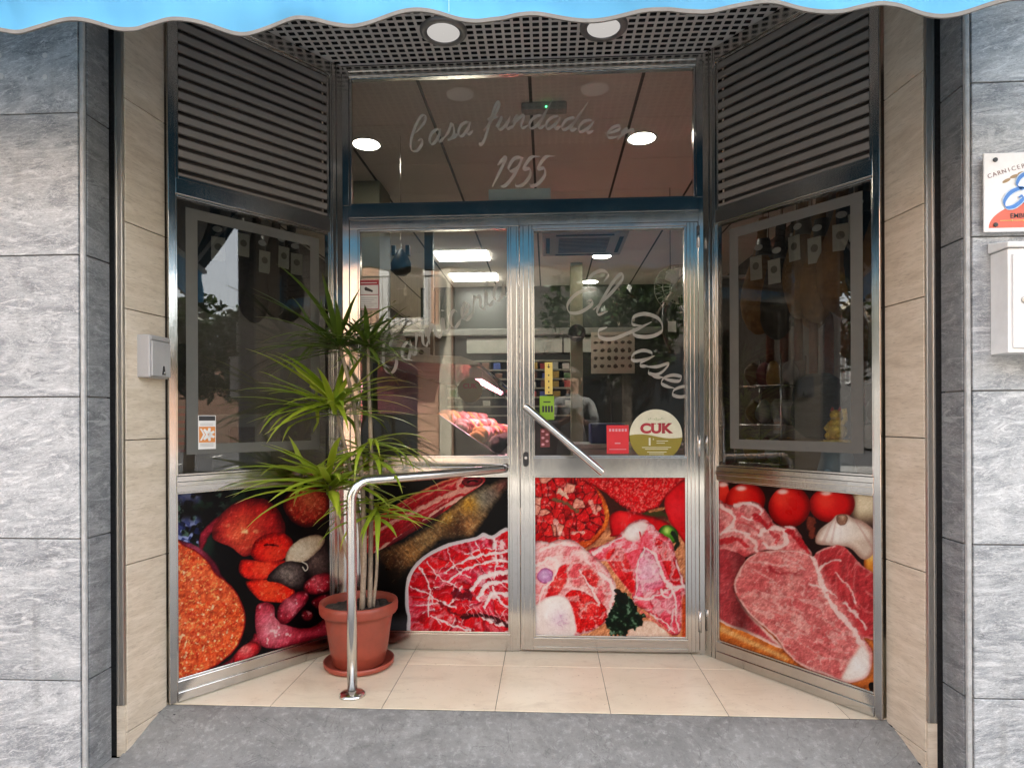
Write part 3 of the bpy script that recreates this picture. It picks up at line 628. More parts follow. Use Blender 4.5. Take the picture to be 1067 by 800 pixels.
def travertine_mat():
    t = NT('beige_travertine')
    g = t.node('ShaderNodeNewGeometry').outputs['Random Per Island']
    off = t.node('ShaderNodeCombineXYZ', i_0=t.math('MULTIPLY', g, 17.), i_1=0., i_2=t.math('MULTIPLY', g, 23.)).outputs[0]
    v = t.coord((1.2, 1.2, 6), (math.radians(-16), 0, 0), add=off)
    n = t.noise(v, 5, 8, .7, .7); n2 = t.noise(t.coord((3, 3, 30), (math.radians(-12), 0, 0), add=off), 7, 7, .75, .4); n3 = t.noise(t.coord((1, 1, 2), add=off), 40, 4, .7)
    c = t.ramp(n, [(.3, (.56, .46, .345)), (.5, (.67, .57, .445)), (.7, (.77, .67, .55))])
    c = t.mixc(t.ramp(n2, [(.53, 0.), (.68, .6)]), c, (.33, .245, .17)); c = t.mixc(t.ramp(n2, [(.28, .35), (.42, 0.)]), c, (.70, .62, .52)); c = t.mixc(t.ramp(n3, [(.62, 0.), (.75, .4)]), c, (.33, .25, .18))
    t.bsdf(c, .38, 0., t.bump(n2, .12, .003)); return t.m

def tile_mat():
    t = NT('cream_floor_tile')
    g = t.node('ShaderNodeNewGeometry').outputs['Random Per Island']
    v = t.coord(); n = t.noise(v, 3, 6, .6); n2 = t.noise(v, 22, 6, .7); n3 = t.noise(v, 75, 2, .5)
    c = t.ramp(n, [(.3, (.76, .66, .48)), (.7, (.85, .75, .57))])
    c = t.mixc(t.ramp(n2, [(.58, 0.), (.78, .5)]), c, (.50, .40, .27)); c = t.mixc(t.ramp(n3, [(.68, 0.), (.75, .6)]), c, (.32, .25, .17)); gr = t.noise(t.coord((1.2, 2.4, 1)), 2.6, 7, .7, 1.); c = t.mixc(t.ramp(gr, [(.50, 0.), (.72, .45)]), c, (.50, .40, .27))
    d = t.node('ShaderNodeMapRange', i_0=g, i_3=.94, i_4=1.04).outputs[0]
    c = t.mixc(1., c, t.node('ShaderNodeCombineColor', i_0=d, i_1=d, i_2=d).outputs[0], 'MULTIPLY')
    t.bsdf(c, t.node('ShaderNodeMapRange', i_0=n2, i_3=.22, i_4=.5).outputs[0], 0., t.bump(n2, .05, .002)); return t.m

def concrete_mat(name, a, b, speck=.5, sc=1.):
    t = NT(name); v = t.coord()
    n = t.noise(v, 3.1 * sc, 7, .66, .4); n2 = t.noise(v, 30 * sc, 6, .75); n3 = t.noise(v, 140 * sc, 2, .6); st = t.noise(t.coord((1, .6, 1)), 1.4 * sc, 5, .6, .8)
    c = t.ramp(n, [(.3, a), (.7, b)])
    c = t.mixc(t.ramp(n2, [(.52, 0.), (.72, speck)]), c, tuple(min(1, k * 1.55) for k in b)); c = t.mixc(t.ramp(n2, [(.26, speck), (.44, 0.)]), c, tuple(k * .6 for k in a))
    c = t.mixc(t.ramp(n3, [(.66, 0.), (.74, .6)]), c, tuple(k * .35 for k in a)); c = t.mixc(t.ramp(st, [(.54, 0.), (.7, .45)]), c, tuple(min(1, k * 1.45) for k in b)); dk = t.noise(t.coord((1, 1.6, 1)), 2.1 * sc, 6, .65, 1.2); c = t.mixc(t.ramp(dk, [(.52, 0.), (.70, .55)]), c, tuple(k * .6 for k in a)); ck = t.ramp(t.math('ABSOLUTE', t.math('SUBTRACT', t.noise(t.coord((1, 1, 1)), 2.6 * sc, 5, .6, 1.), .5)), [(0., .55), (.006, 0.)]); c = t.mixc(ck, c, tuple(k * .55 for k in a))
    t.bsdf(c, .82, 0., t.bump(t.math('ADD', n2, n3), .35, .004)); return t.m

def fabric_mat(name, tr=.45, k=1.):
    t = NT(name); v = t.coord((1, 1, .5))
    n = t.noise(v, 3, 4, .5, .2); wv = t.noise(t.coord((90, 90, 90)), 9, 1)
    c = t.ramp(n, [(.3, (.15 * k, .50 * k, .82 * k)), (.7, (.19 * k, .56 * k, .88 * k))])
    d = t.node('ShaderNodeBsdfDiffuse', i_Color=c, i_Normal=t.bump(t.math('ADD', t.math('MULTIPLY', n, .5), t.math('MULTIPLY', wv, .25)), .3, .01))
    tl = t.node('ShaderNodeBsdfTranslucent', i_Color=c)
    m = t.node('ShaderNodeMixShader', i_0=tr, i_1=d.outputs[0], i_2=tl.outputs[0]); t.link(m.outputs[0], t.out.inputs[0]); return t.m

def leaf_mat(name, a, b, tip, tl_=.28):
    t = NT(name)
    u = t.node('ShaderNodeAttribute', attribute_name='along').outputs['Fac']
    g = t.node('ShaderNodeNewGeometry').outputs['Random Per Island']
    c = t.mixc(g, a, b); c = t.mixc(t.ramp(u, [(.86, 0.), (1., .8)]), c, tip)
    n = t.noise(t.coord((1, 1, 1)), 40, 3); c = t.mixc(t.math('MULTIPLY', n, .25), c, tuple(k * .6 for k in a))
    b1 = t.node('ShaderNodeBsdfPrincipled', i_Base_Color=c, i_Roughness=.34)
    tl = t.node('ShaderNodeBsdfTranslucent', i_Color=c)
    m = t.node('ShaderNodeMixShader', i_0=.28, i_1=b1.outputs[0], i_2=tl.outputs[0]); t.link(m.outputs[0], t.out.inputs[0]); return t.m

def print_mat(gain=1., rough=.3):
    t = NT('printed_film'); a = t.node('ShaderNodeAttribute', attribute_name='print').outputs['Color']
    n = t.noise(t.coord(), 8, 4)
    t.bsdf(t.mixc(1., a, (gain, gain, gain), 'MULTIPLY'), t.node('ShaderNodeMapRange', i_0=n, i_3=rough * .7, i_4=rough * 1.3).outputs[0], 0., None, **{'Specular IOR Level': .12}); return t.m

def brick_tiles_mat(name, a, b, mortar, sx, sy, rough=.7, off=0.):
    t = NT(name); v = t.coord()
    k = t.node('ShaderNodeTexBrick', i_Vector=v, i_Color1=(*a, 1), i_Color2=(*b, 1), i_Mortar=(*mortar, 1), i_Scale=1., i_Mortar_Size=.006, offset=off)
    k.inputs['Brick Width'].default_value = sx; k.inputs['Row Height'].default_value = sy
    n = t.noise(v, 20, 5, .7); c = t.mixc(t.math('MULTIPLY', n, .35), k.outputs[0], tuple(q * .55 for q in a)); t.bsdf(c, rough, 0., t.bump(n, .2, .004)); return t.m

STEEL = steel_mat('polished_stainless_steel')
STEEL_DULL = steel_mat('dull_stainless_steel', (.50, .47, .43), .3, dirt=.8)
TUBE = steel_mat('stainless_tube', (.66, .65, .63), .17, (40, 40, 40), .25)
ALU_BROWN = plain('brown_grey_lacquered_aluminium', (.215, .19, .168), .45, .1, .12, 6)
PERF = plain('grey_painted_perforated_sheet', (.66, .63, .60), .5, .1, .12, 9)
BLACK = plain('black_void_paint', (.012, .012, .013), .8)
BLACKP = plain('black_plastic', (.022, .022, .024), .4)
GLASS = glass_mat('shop_window_glass', (.80, .81, .79), base=.042)
WINGLASS = glass_mat('display_window_glass', (.66, .66, .64), base=.05)
CASEGLASS = glass_mat('display_case_glass', base=.06)
FROST = film_mat('frosted_film', (.24, .235, .215), .62)
ETCH = film_mat('etched_lettering', (.64, .62, .57), .66)
STONE = stone_mat('grey_slate_cladding', .93); STONE_SIDE = stone_mat('slate_darker_copy', .5); TRAV = travertine_mat(); TILE = tile_mat()  # STONE_SIDE: same slate pattern in a darker tone for the reveal slabs
RAMP = concrete_mat('worn_grey_concrete', (.165, .163, .155), (.27, .266, .252), .7, 1.3)
PAVE = brick_tiles_mat('grey_pavement_slabs', (.27, .265, .25), (.31, .30, .285), (.14, .135, .13), .4, .4, .8)
ASPH = concrete_mat('asphalt', (.045, .045, .047), (.06, .06, .062), .3, 2.)
FABRIC = fabric_mat('blue_awning_fabric', .28); CANOPY = fabric_mat('blue_darkened_canopy_fabric', .05, .13); TRIM = plain('grey_awning_piping', (.20, .19, .17), .6, 0, .25, 14)  # CANOPY: awning fabric darkened to weaken its blue reflection in steel and glass
TERRA = plain('terracotta_plastic', (.32, .066, .040), .42, 0, .3, 5, .08)
SOIL = concrete_mat('dark_potting_soil', (.018, .013, .010), (.05, .038, .028), .9, 2.5)
BARK = concrete_mat('pale_plant_stem', (.26, .20, .14), (.42, .34, .26), .6, 3.)
WHITE = plain('white_enamel', (.78, .77, .75), .35, 0, .12, 5)
PAPER = plain('white_paper', (.74, .73, .71), .6, 0, .06, 9)
GREYP = plain('grey_plastic', (.40, .39, .385), .38, 0, .06, 9)
INK = plain('black_ink', (.02, .02, .022), .5)
RED = plain('red_print', (.62, .02, .03), .45); DRED = plain('dark_red_print', (.38, .02, .035), .5)
ORANGE = plain('orange_print', (.66, .24, .05), .5); OLIVE = plain('olive_print', (.26, .21, .02), .45); CREAM = plain('cream_print', (.66, .65, .50), .45)
GREEN = plain('green_print', (.22, .42, .02), .45); YELLOW = plain('yellow_print', (.72, .55, .13), .45); BLUE = plain('blue_print', (.05, .20, .55), .45)
CORAL = plain('coral_print', (.66, .12, .07), .45); GOLD = plain('gilded_plastic', (.95, .66, .08), .25, .35, .1); PINK = plain('pink_print', (.62, .30, .34), .5)
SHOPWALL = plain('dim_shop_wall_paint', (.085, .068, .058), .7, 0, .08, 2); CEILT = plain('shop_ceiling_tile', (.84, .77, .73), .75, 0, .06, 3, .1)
GRIDB = plain('dark_ceiling_grid', (.03, .027, .027), .5); OLIVEW = plain('olive_painted_column', (.20, .19, .13), .6)
TRIMS = plain('honed_slate_edge', (.42, .42, .41), .4, 0, .3, 22); LAMP = emit('lit_lamp', (1, .93, .83), 11.); PANEL = emit('lit_panel', (1, .97, .88), 7.); PINKL = emit('pink_case_light', (1, .52, .64), 22.); GREENL = emit('green_indicator', (.1, 1, .3), 1.)
FITTING = emit('added_glow_diffuser', (1, .95, .9), .075)  # weak glow added to brighten the porch downlight diffusers

# ---------------------------------------------------------------- measures of the shop front (metres; tiled step = 0, street = -y)
YD, YF, HW, HF = 3.105, 2.455, .89, 1.396          # door line, front of the splayed windows, half widths
ANG = math.atan2(YD - YF, HF - HW); PL = math.hypot(YD - YF, HF - HW)
CEIL = 2.88; GROUND = -.10
YP, YPB = 2.097, 2.225                              # stone piers: front and back of their reveals
XP = 1.463

# ---- ground
ob = MB(); d = .45; x0 = -.079 - 6 * d
tag(MB().box(-2.4, 2.4, YF + .004, 12.4, -.028, -.0035).build('floor_grout', plain('dark_grout', (.16, .13, .10), .9)), kind='structure')
import itertools
for i in range(-6, 7):
    for j in range(0, 23):
        xa, xb = -.079 + i * .447, -.079 + (i + 1) * .447; ya, yb = YF + (0 if j == 0 else .45 + (j - 1) * .45), YF + .45 + j * .45
        xa, xb = max(xa, -2.39), min(xb, 2.39)
        if xb - xa < .05: continue
        g = .0011
        ob.box(xa + g, xb - g, ya + (g if j else 0), yb - g, -.0032, 0)
tag(ob.build('tiled_floor', TILE, bevel=.0012, seg=1), kind='structure')
ob = MB()
n = 60; m = 24
vs = []; fs = []
for j in range(m + 1):
    for i in range(n + 1):
        t = j / m; x = -1.43 + 2.86 * i / n; y = 1.90 + (YF + .002 - 1.90) * t; s = max(0, (y - 2.2) / (YF - 2.2)); s = s * s * (3 - 2 * s) * .55 + s * .45
        vs.append((x, y, -.095 + s * (.095 - .005) + random.uniform(-.0012, .0012)))
for j in range(m):
    for i in range(n): a = j * (n + 1) + i; fs.append((a, a + 1, a + n + 2, a + n + 1))
ob.add(vs, fs, True)
tag(ob.build('concrete_ramp', RAMP), kind='structure')
ob = MB()
for x, y, z, w, r in ((-1.402, 2.43, -.018, .03, 1.2), (-1.412, 2.37, -.046, .04, 1.35), (-1.425, 2.275, -.078, .05, 1.3), (-1.335, 2.41, -.024, .015, 1.), (1.398, 2.435, -.016, .03, 1.95), (1.408, 2.36, -.05, .04, 1.8), (1.415, 2.29, -.076, .035, 1.8)):
    q = MB().box(-w / 2, w / 2, -.006, .006, -.004, .006); c, s = math.cos(r), math.sin(r)
    ob.add([(x + a * c - b * s, y + a * s + b * c, z + e) for a, b, e in q.v], q.f)
tag(ob.build('open_floor_joints', BLACK), kind='structure')
tag(MB().box(-14, 30, -.7, 2.232, -.35, GROUND).build('pavement', PAVE), kind='structure')
tag(MB().box(-14, 30, -.85, -.703, -.35, GROUND - .006).build('kerb', concrete_mat('kerb_stone', (.28, .28, .27), (.38, .37, .36)), bevel=.01), kind='structure')
tag(MB().box(-60, 70, -60, -.853, -.6, GROUND - .13).build('road', ASPH), kind='structure')
tag(MB().box(-30, 40, -8.9, -5.4, -.5, GROUND - .004).build('far_pavement', PAVE), kind='structure')
ob = MB()
for k in range(9): ob.box(-13 + k * 4.2, -11 + k * 4.2, -3.2, -3.08, GROUND - .13, GROUND - .126)
tag(ob.build('road_markings', plain('road_paint', (.62, .61, .58), .7, 0, .15)), kind='structure')

# ---- stone piers with their reveals, beige jambs, shutter guides
def pier(sgn, label):
    root = empty('stone_pier', (sgn * XP, YP, GROUND), 0, label, 'pillar')
    core = MB(); face = MB(); side = MB()
    X = lambda a: sgn * a                            # local, away from the doorway
    def bx(mb, a0, a1, y0, y1, z0, z1): mb.box(min(X(a0), X(a1)), max(X(a0), X(a1)), y0, y1, z0, z1)
    bx(core, .012, 1.5, .012, YPB - YP, 0, 3.2)
    zs = [.235 + GROUND * -1 - .49 + .49 * k for k in range(0, 8)]
    zs = [max(0, z - 0) for z in zs]
    g = .0022
    for z0, z1 in zip(zs[:-1], zs[1:]):
        z1 = min(z1, 3.2)
        if z1 - z0 < .02: continue
        for a0, a1 in ((.0195, .645), (.645, 1.26), (1.26, 1.5)): bx(face, a0 + g, a1 - g, 0, .011, z0 + g, z1 - g)
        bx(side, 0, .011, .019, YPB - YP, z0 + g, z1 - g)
    core.build('mortar_core', plain('grey_joint_mortar', (.30, .29, .27), .9), root)
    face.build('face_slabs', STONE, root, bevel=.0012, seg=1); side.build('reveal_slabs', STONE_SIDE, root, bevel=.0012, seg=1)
    b = MB(); bx(b, .0025, .0175, .0025, .0172, 0, 3.2)
    b.build('corner_trim', TRIMS, root, bevel=.004, seg=2)
    return root
pl = pier(-1, 'pale grey slate pier at the far left with plugged drill holes near its top')
pier(1, 'grey slate pier on the right carrying the shop plaque and the white mailbox')
for x, z, r in ((-1.60, 2.32, .0095), (-1.60, 2.395, .009), (-1.668, 2.318, .008), (-1.76, 2.33, .011), (-1.765, 2.40, .009)):
    q = MB().disc_y(0, 0, r * (1 if x != -1.668 else .45), r, -.0012, .002, 20); o = q.build('plugged_hole', plain('hole_filler', (.66, .65, .63), .8), pl); o.location = (x + XP, 0, z - GROUND)

def jamb(sgn, label):
    root = empty('stone_jamb', (sgn * HF, YF, GROUND), 0, label, 'jamb')
    A = (0, -.0015); B = (.024, 2.25 - YF)
    zs = [0, .095 - .01, .66, 1.20, 1.485, 1.74, 2.065, 2.53, 3.0]
    zs = [0, .085, .70, 1.16, 1.645, 1.965, 2.42, 2.98]
    body = MB()
    for z0, z1 in zip(zs[:-1], zs[1:]):
        P = [(A[0], A[1]), (.9, A[1]), (.9, B[1]), (B[0], B[1])]
        P = [(sgn * x, y) for x, y in P]
        if sgn > 0: P = P[::-1]
        body.prism(P, z0 + .0018, z1 - .0018)
    body.build('stone_facing', TRAV, root, bevel=.001, seg=1)
    m = MB(); e = lambda a, b, y0, y1, z0, z1: m.box(min(sgn * a, sgn * b), max(sgn * a, sgn * b), y0, y1, z0, z1)
    y = 2.25 - YF
    e(.027, .057, y - .012, y - .001, .19, 3.); e(.0262, .0305, y - .018, y - .012, .19, 3.); e(.047, .0505, y - .016, y - .012, .19, 3.)
    m.build('shutter_guide', STEEL_DULL, root, bevel=.001, seg=1)
    m = MB(); e(.027, .057, y - .011, y - .001, 0, .187); m.build('guide_foot', TRAV, root)
    m = MB(); e(.058, .12, y - .004, y - .001, 0, 3.); m.build('guide_slot', BLACK, root)  # black strip painted in for the shade of the gap beside the guide
    return root
jamb(-1, 'beige travertine jamb with steel shutter guide beside the pale left pier, holding a grey box')
jamb(1, 'beige travertine jamb with steel shutter guide beside the pier that carries the mailbox')

# ---- porch ceiling of perforated sheet
def trap_half(y): return HW + (HF - HW) * (YD - y) / (YD - YF) if y > YF else HF + .02
ob = MB(); px, hx = .0425, .0295; py, hy = .040, .0265
xs = []; k = -36
for k in range(-36, 37): xs += [k * px - hx / 2, k * px + hx / 2]
ys = []
for k in range(0, 26): ys += [2.16 + k * py, 2.16 + k * py + hy]
idx = {}; vs = []; fs = []
def vid(i, j):
    if (i, j) not in idx: idx[(i, j)] = len(vs); vs.append((xs[i], ys[j], CEIL))
    return idx[(i, j)]
lamps_at = ((-.331, 2.833), (.387, 2.843))
for i in range(len(xs) - 1):
    for j in range(len(ys) - 1):
        cx, cy = (xs[i] + xs[i + 1]) / 2, (ys[j] + ys[j + 1]) / 2
        if cy > YD - .012 or abs(cx) > trap_half(cy) + .04: continue
        hole = i % 2 == 0 and j % 2 == 0
        if hole and abs(cx) < trap_half(cy) - .03 and cy < YD - .03 and all(math.hypot(cx - a, cy - b) > .1 for a, b in lamps_at): continue
        fs.append((vid(i, j), vid(i, j + 1), vid(i + 1, j + 1), vid(i + 1, j)))
ob.add(vs, fs)
o = ob.build('perforated_ceiling', PERF); sm = o.modifiers.new('t', 'SOLIDIFY'); sm.thickness = .002; tag(o, kind='structure')
tag(MB().box(-1.5, 1.5, 2.12, 3.12, CEIL + .045, CEIL + .05).box(-1.5, 1.5, 3.121, 3.13, CEIL + .004, CEIL + .045).box(-1.5, 1.5, 2.11, 2.119, CEIL + .004, CEIL + .045).build('ceiling_void', BLACK), kind='structure')
for (x, y), lab in zip(lamps_at, ('round white downlight in the perforated porch ceiling, nearer the plant', 'round white downlight in the perforated porch ceiling, nearer the pier with the mailbox')):
    r = empty('downlight', (x, y, CEIL), 0, lab, 'ceiling light', 'porch downlights')
    MB().lathe([(.074, .0), (.074, -.010), (.098, -.013), (.105, -.008), (.107, .002)], n=48, close=False).build('trim_ring', plain('grey_lamp_ring', (.22, .21, .205), .35, .4), r)
    MB().lathe([(.0005, -.012), (.05, -.0115), (.073, -.008)], n=48, close=False).build('diffuser', FITTING, r)

# ---- shop front: steel bars with a glazing bead inside
def bars(mb, x0, x1, z0, z1, l, r_, b, t, y0=-.025, y1=.025):
    """outer rectangle with bar widths left, right, bottom, top"""
    mb.box(x0, x0 + l, y0, y1, z0, z1).box(x1 - r_, x1, y0, y1, z0, z1).box(x0 + l, x1 - r_, y0, y1, z0, z0 + b).box(x0 + l, x1 - r_, y0, y1, z1 - t, z1)
def bead(mb, x0, x1, z0, z1, w=.011, y0=-.016, y1=.016): mb.ring_bar(x0, x1, z0, z1, w, y0, y1)

def sheet_of(p, x0, x1, z0, z1, y, parent, name='poster', sat=1.08):
    H, W, _ = p.im.shape
    xs = np.linspace(x0, x1, W); zs = np.linspace(z1, z0, H); X, Z = np.meshgrid(xs, zs)
    co = np.stack([X, np.full(X.shape, y), Z], -1).reshape(-1, 3)
    i = np.arange(H * W).reshape(H, W); q = np.stack([i[1:, :-1], i[1:, 1:], i[:-1, 1:], i[:-1, :-1]], -1).reshape(-1, 4)
    me = bpy.data.meshes.new(name); me.vertices.add(len(co)); me.vertices.foreach_set('co', co.ravel())
    me.loops.add(q.size); me.loops.foreach_set('vertex_index', q.ravel().astype(np.int32)); me.polygons.add(len(q))
    me.polygons.foreach_set('loop_start', (np.arange(len(q)) * 4).astype(np.int32)); me.update(calc_edges=True)
    c = np.clip(p.im, 0, 1); g_ = c.mean(-1, keepdims=True); c = np.clip(g_ + (c - g_) * sat, 0, 1); c = c * .55 + .45 * c * c * (3 - 2 * c); lin = np.where(c <= .04045, c / 12.92, ((c + .055) / 1.055) ** 2.4)
    a = me.attributes.new('print', 'FLOAT_COLOR', 'POINT'); a.data.foreach_set('color', np.concatenate([lin.reshape(-1, 3), np.ones((H * W, 1))], 1).ravel().astype(np.float32))
    me.materials.append(PRINT); o = bpy.data.objects.new(name, me); COL.objects.link(o); o.parent = parent; return o
PRINT = print_mat(POSTER_GAIN); NP = 330

def louvre(parent, x0, x1, z0, z1):
    mb = MB(); pitch = .0472; z = z1 - .006
    while z - pitch > z0 - .05:
        # slat: a sloping blade with a rolled lip at its lower front edge
        prof = [(-.004, z), (-.001, z - pitch * .58), (-.013, z - pitch * .60), (-.0155, z - pitch * .55), (-.0205, z - pitch * .06), (-.018, z)]
        prof = [(y, max(zz, z0 + .001)) for y, zz in prof]
        n = len(prof); vs = [(x0, y, zz) for y, zz in prof] + [(x1, y, zz) for y, zz in prof]
        mb.add(vs, [tuple(range(n)), tuple(range(n, 2 * n))[::-1]] + [(i, n + i, n + (i + 1) % n, (i + 1) % n) for i in range(n)])
        z -= pitch
    mb.build('louvre_slats', ALU_BROWN, parent, bevel=.0012, seg=1)
    MB().box(x0, x1, .030, .034, z0, z1).build('louvre_backing', plain('dark_louvre_backing', (.085, .073, .063), .7), parent)

def side_window(sgn, label, poster):
    if sgn < 0: root = empty('display_window', (-HF, YF, 0), ANG, label, 'shop window'); lo, hi = .031, .745
    else: root = empty('display_window', (HW, YD, 0), -ANG, label, 'shop window'); lo, hi = .079, .793
    f = MB(); L = PL - .004
    f.box(.002, lo, -.025, .025, 0, CEIL - .004).box(hi, L, -.025, .025, 0, CEIL - .004)
    if sgn < 0: f.box(.752, .757, -.029, -.0252, 0, CEIL - .004).box(.776, .780, -.029, -.0252, 0, CEIL - .004)
    else: f.box(.046, .050, -.029, -.0252, 0, CEIL - .004).box(.067, .072, -.029, -.0252, 0, CEIL - .004)
    f.box(lo, hi, -.024, .024, .002, .083).box(lo, hi, -.030, -.0242, .002, .040).box(lo, hi, -.024, .024, .842, .907).box(lo, hi, -.024, .024, 2.045, 2.108).box(lo, hi, -.024, .024, 2.815, CEIL - .004)
    f.box(lo, hi, -.028, -.0242, .866, .885)
    f.build('frame', STEEL, root, bevel=.0022)
    b = MB(); bead(b, lo, hi, .083, .842, .008); bead(b, lo, hi, .907, 2.045, .009); bead(b, lo, hi, 2.108, 2.815, .014)
    b.build('glazing_bead', STEEL, root, bevel=.0015)
    MB().box(lo + .004, hi - .004, -.004, .010, .088, .838).build('kick_panel', STEEL_DULL, root)
    sheet_of(poster(NP), lo + .006, hi - .006, .090, .836, -.0065, root, sat=1.06 if sgn < 0 else .92)
    MB().box(lo + .005, hi - .005, -.003, .003, .912, 2.040).build('glass_pane', WINGLASS, root)
    u0, u1 = (.077, .692) if sgn < 0 else (PL - .692 + .012, PL - .077)
    MB().ring_bar(u0, u1, .992, 2.005, .047, -.0042, -.0032, .043).build('frosted_border', FROST, root)
    louvre(root, lo + .014, hi - .014, 2.122, 2.801)
    return root
winL = side_window(-1, 'angled steel display window beside the plant, slatted louvre above and cut-sausage poster below', poster_cured)
winR = side_window(1, 'angled steel display window with hams behind its glass, slatted louvre above and pork-chop poster below', poster_chop)

def text(body, size, mat, parent, x, y, z, name='lettering', ax='CENTER', off=0., sx=1., rot=0., space=1.):
    cu = bpy.data.curves.new('t', 'FONT'); cu.body = body; cu.size = size; cu.align_x = ax; cu.extrude = .0002; cu.offset = off; cu.space_character = space
    t = bpy.data.objects.new('t', cu); COL.objects.link(t)
    dg = bpy.context.evaluated_depsgraph_get(); me = bpy.data.meshes.new_from_object(t.evaluated_get(dg)); bpy.data.objects.remove(t)
    me.transform(Matrix.Rotation(PI / 2, 4, 'X') @ Matrix.Rotation(rot, 4, 'Z') @ Matrix.Diagonal((sx, 1, 1, 1)))
    me.name = name; me.materials.clear(); me.materials.append(mat)
    o = bpy.data.objects.new(name, me); COL.objects.link(o); o.parent = parent; o.location = (x, y, z); return o

# ---- pen-drawn script lettering
GLY = {
 'C': (.70, [[(.24, .56), (.42, .66), (.62, .86), (.62, 1.04), (.46, 1.04), (.24, .74), (.10, .36), (.12, .06), (.32, -.03), (.50, .12), (.50, .30), (.36, .28)]]),
 'E': (.70, [[(.62, .80), (.64, .98), (.46, 1.06), (.28, .94), (.26, .72), (.42, .58), (.54, .60)], [(.54, .60), (.40, .60), (.14, .46), (.04, .20), (.16, .0), (.40, .02), (.58, .22), (.54, .34), (.44, .30)]]),
 'P': (.72, [[(-.12, .26), (-.18, .10), (-.04, -.02), (.18, .10), (.34, .52), (.44, .92)], [(.40, .74), (.20, .64), (.08, .80), (.20, 1.00), (.50, 1.06), (.76, .88), (.70, .62), (.48, .46), (.32, .52), (.36, .62)]]),
 'a': (.54, [[(.42, .38), (.30, .46), (.12, .38), (.05, .18), (.13, .02), (.27, .07), (.42, .40)], [(.43, .45), (.37, .12), (.44, .02), (.57, .12)]]),
 's': (.46, [[(-.02, .06), (.16, .26), (.26, .52), (.36, .28), (.34, .08), (.20, .0), (.10, .08)], [(.26, .02), (.38, .03), (.50, .12)]]),
 'f': (.40, [[(-.02, .06), (.18, .36), (.34, .82), (.30, .98), (.20, .84), (.14, .30), (.08, -.28), (-.04, -.42), (-.08, -.30)], [(.02, .42), (.40, .48)]]),
 'u': (.54, [[(-.02, .12), (.10, .45), (.06, .14), (.14, .02), (.27, .10), (.40, .45)], [(.40, .45), (.36, .12), (.44, .02), (.57, .12)]]),
 'n': (.54, [[(-.02, .26), (.08, .46), (.04, .0)], [(.05, .14), (.20, .42), (.32, .45), (.32, .14), (.40, .02), (.56, .12)]]),
 'd': (.56, [[(.42, .38), (.30, .46), (.12, .38), (.05, .18), (.13, .02), (.27, .07), (.43, .42), (.52, 1.02)], [(.50, .92), (.38, .14), (.46, .02), (.58, .12)]]),
 'e': (.44, [[(-.02, .12), (.18, .20), (.34, .36), (.26, .48), (.11, .36), (.07, .15), (.17, .01), (.33, .05), (.46, .14)]]),
 'r': (.42, [[(-.02, .12), (.12, .44), (.14, .52), (.20, .42), (.32, .43), (.27, .15), (.34, .02), (.44, .12)]]),
 'i': (.28, [[(-.02, .12), (.12, .45), (.08, .14), (.15, .02), (.30, .12)], [(.17, .64), (.18, .66)]]),
 'í': (.28, [[(-.02, .12), (.12, .45), (.08, .14), (.15, .02), (.30, .12)], [(.15, .60), (.28, .78)]]),
 'c': (.40, [[(.34, .36), (.26, .47), (.11, .38), (.05, .17), (.14, .01), (.28, .04), (.42, .14)]]),
 'o': (.44, [[(.22, .46), (.08, .36), (.05, .12), (.17, .0), (.32, .12), (.33, .34), (.22, .46), (.28, .38), (.46, .42)]]),
 'l': (.30, [[(-.02, .12), (.18, .50), (.30, .90), (.22, 1.02), (.12, .78), (.07, .18), (.15, .02), (.32, .12)]]),
 '1': (.40, [[(.06, .74), (.28, 1.0), (.14, .0)]]),
 '9': (.50, [[(.44, .78), (.38, .98), (.16, .94), (.08, .64), (.24, .52), (.42, .72)], [(.47, .98), (.36, .40), (.18, .04), (.0, .02)]]),
 '5': (.50, [[(.56, 1.0), (.24, .97), (.12, .58), (.32, .60), (.42, .34), (.28, .05), (.06, .0), (.0, .12)]]),
}
def script(word, size, path, slant=.34, nib=.062, gap=.0, y=-.0045):
    """word written along path(s) -> (x, z, angle), s in metres; one mesh of pen ribbons"""
    mb = MB(); s = 0
    for ch in word:
        if ch == ' ': s += .42 * size; continue
        w, strokes = GLY[ch]
        for st in strokes:
            P = smooth_open(st, 8); L = []
            for gx, gy in P:
                X, Z, a = path(s + (w / 2) * size); dx = (gx + slant * gy - w / 2) * size; dz = gy * size
                L.append((X + dx * math.cos(a) - dz * math.sin(a), Z + dx * math.sin(a) + dz * math.cos(a), a))
            vs = []; fs = []; n = len(L)
            for i in range(n):
                p, q = L[max(i - 1, 0)], L[min(i + 1, n - 1)]; tx, tz = q[0] - p[0], q[1] - p[1]; l = math.hypot(tx, tz) + 1e-9; tx /= l; tz /= l
                pen = math.radians(-58) + L[i][2]; en = min(1., .25 + 5. * min(i, n - 1 - i) / n); wd = size * nib * en * (.24 + .95 * abs(tx * math.sin(pen) - tz * math.cos(pen)) ** 1.4) * .5
                nx, nz = -tz * wd, tx * wd
                vs += [(L[i][0] + nx, y, L[i][1] + nz), (L[i][0] - nx, y, L[i][1] - nz), (L[i][0] + nx, y + .0006, L[i][1] + nz), (L[i][0] - nx, y + .0006, L[i][1] - nz)]
            for i in range(n - 1):
                a = 4 * i; fs += [(a, a + 4, a + 5, a + 1), (a, a + 2, a + 6, a + 4), (a + 1, a + 5, a + 7, a + 3)]
            mb.add(vs, fs)
        s += (w + gap) * size
    return mb, s

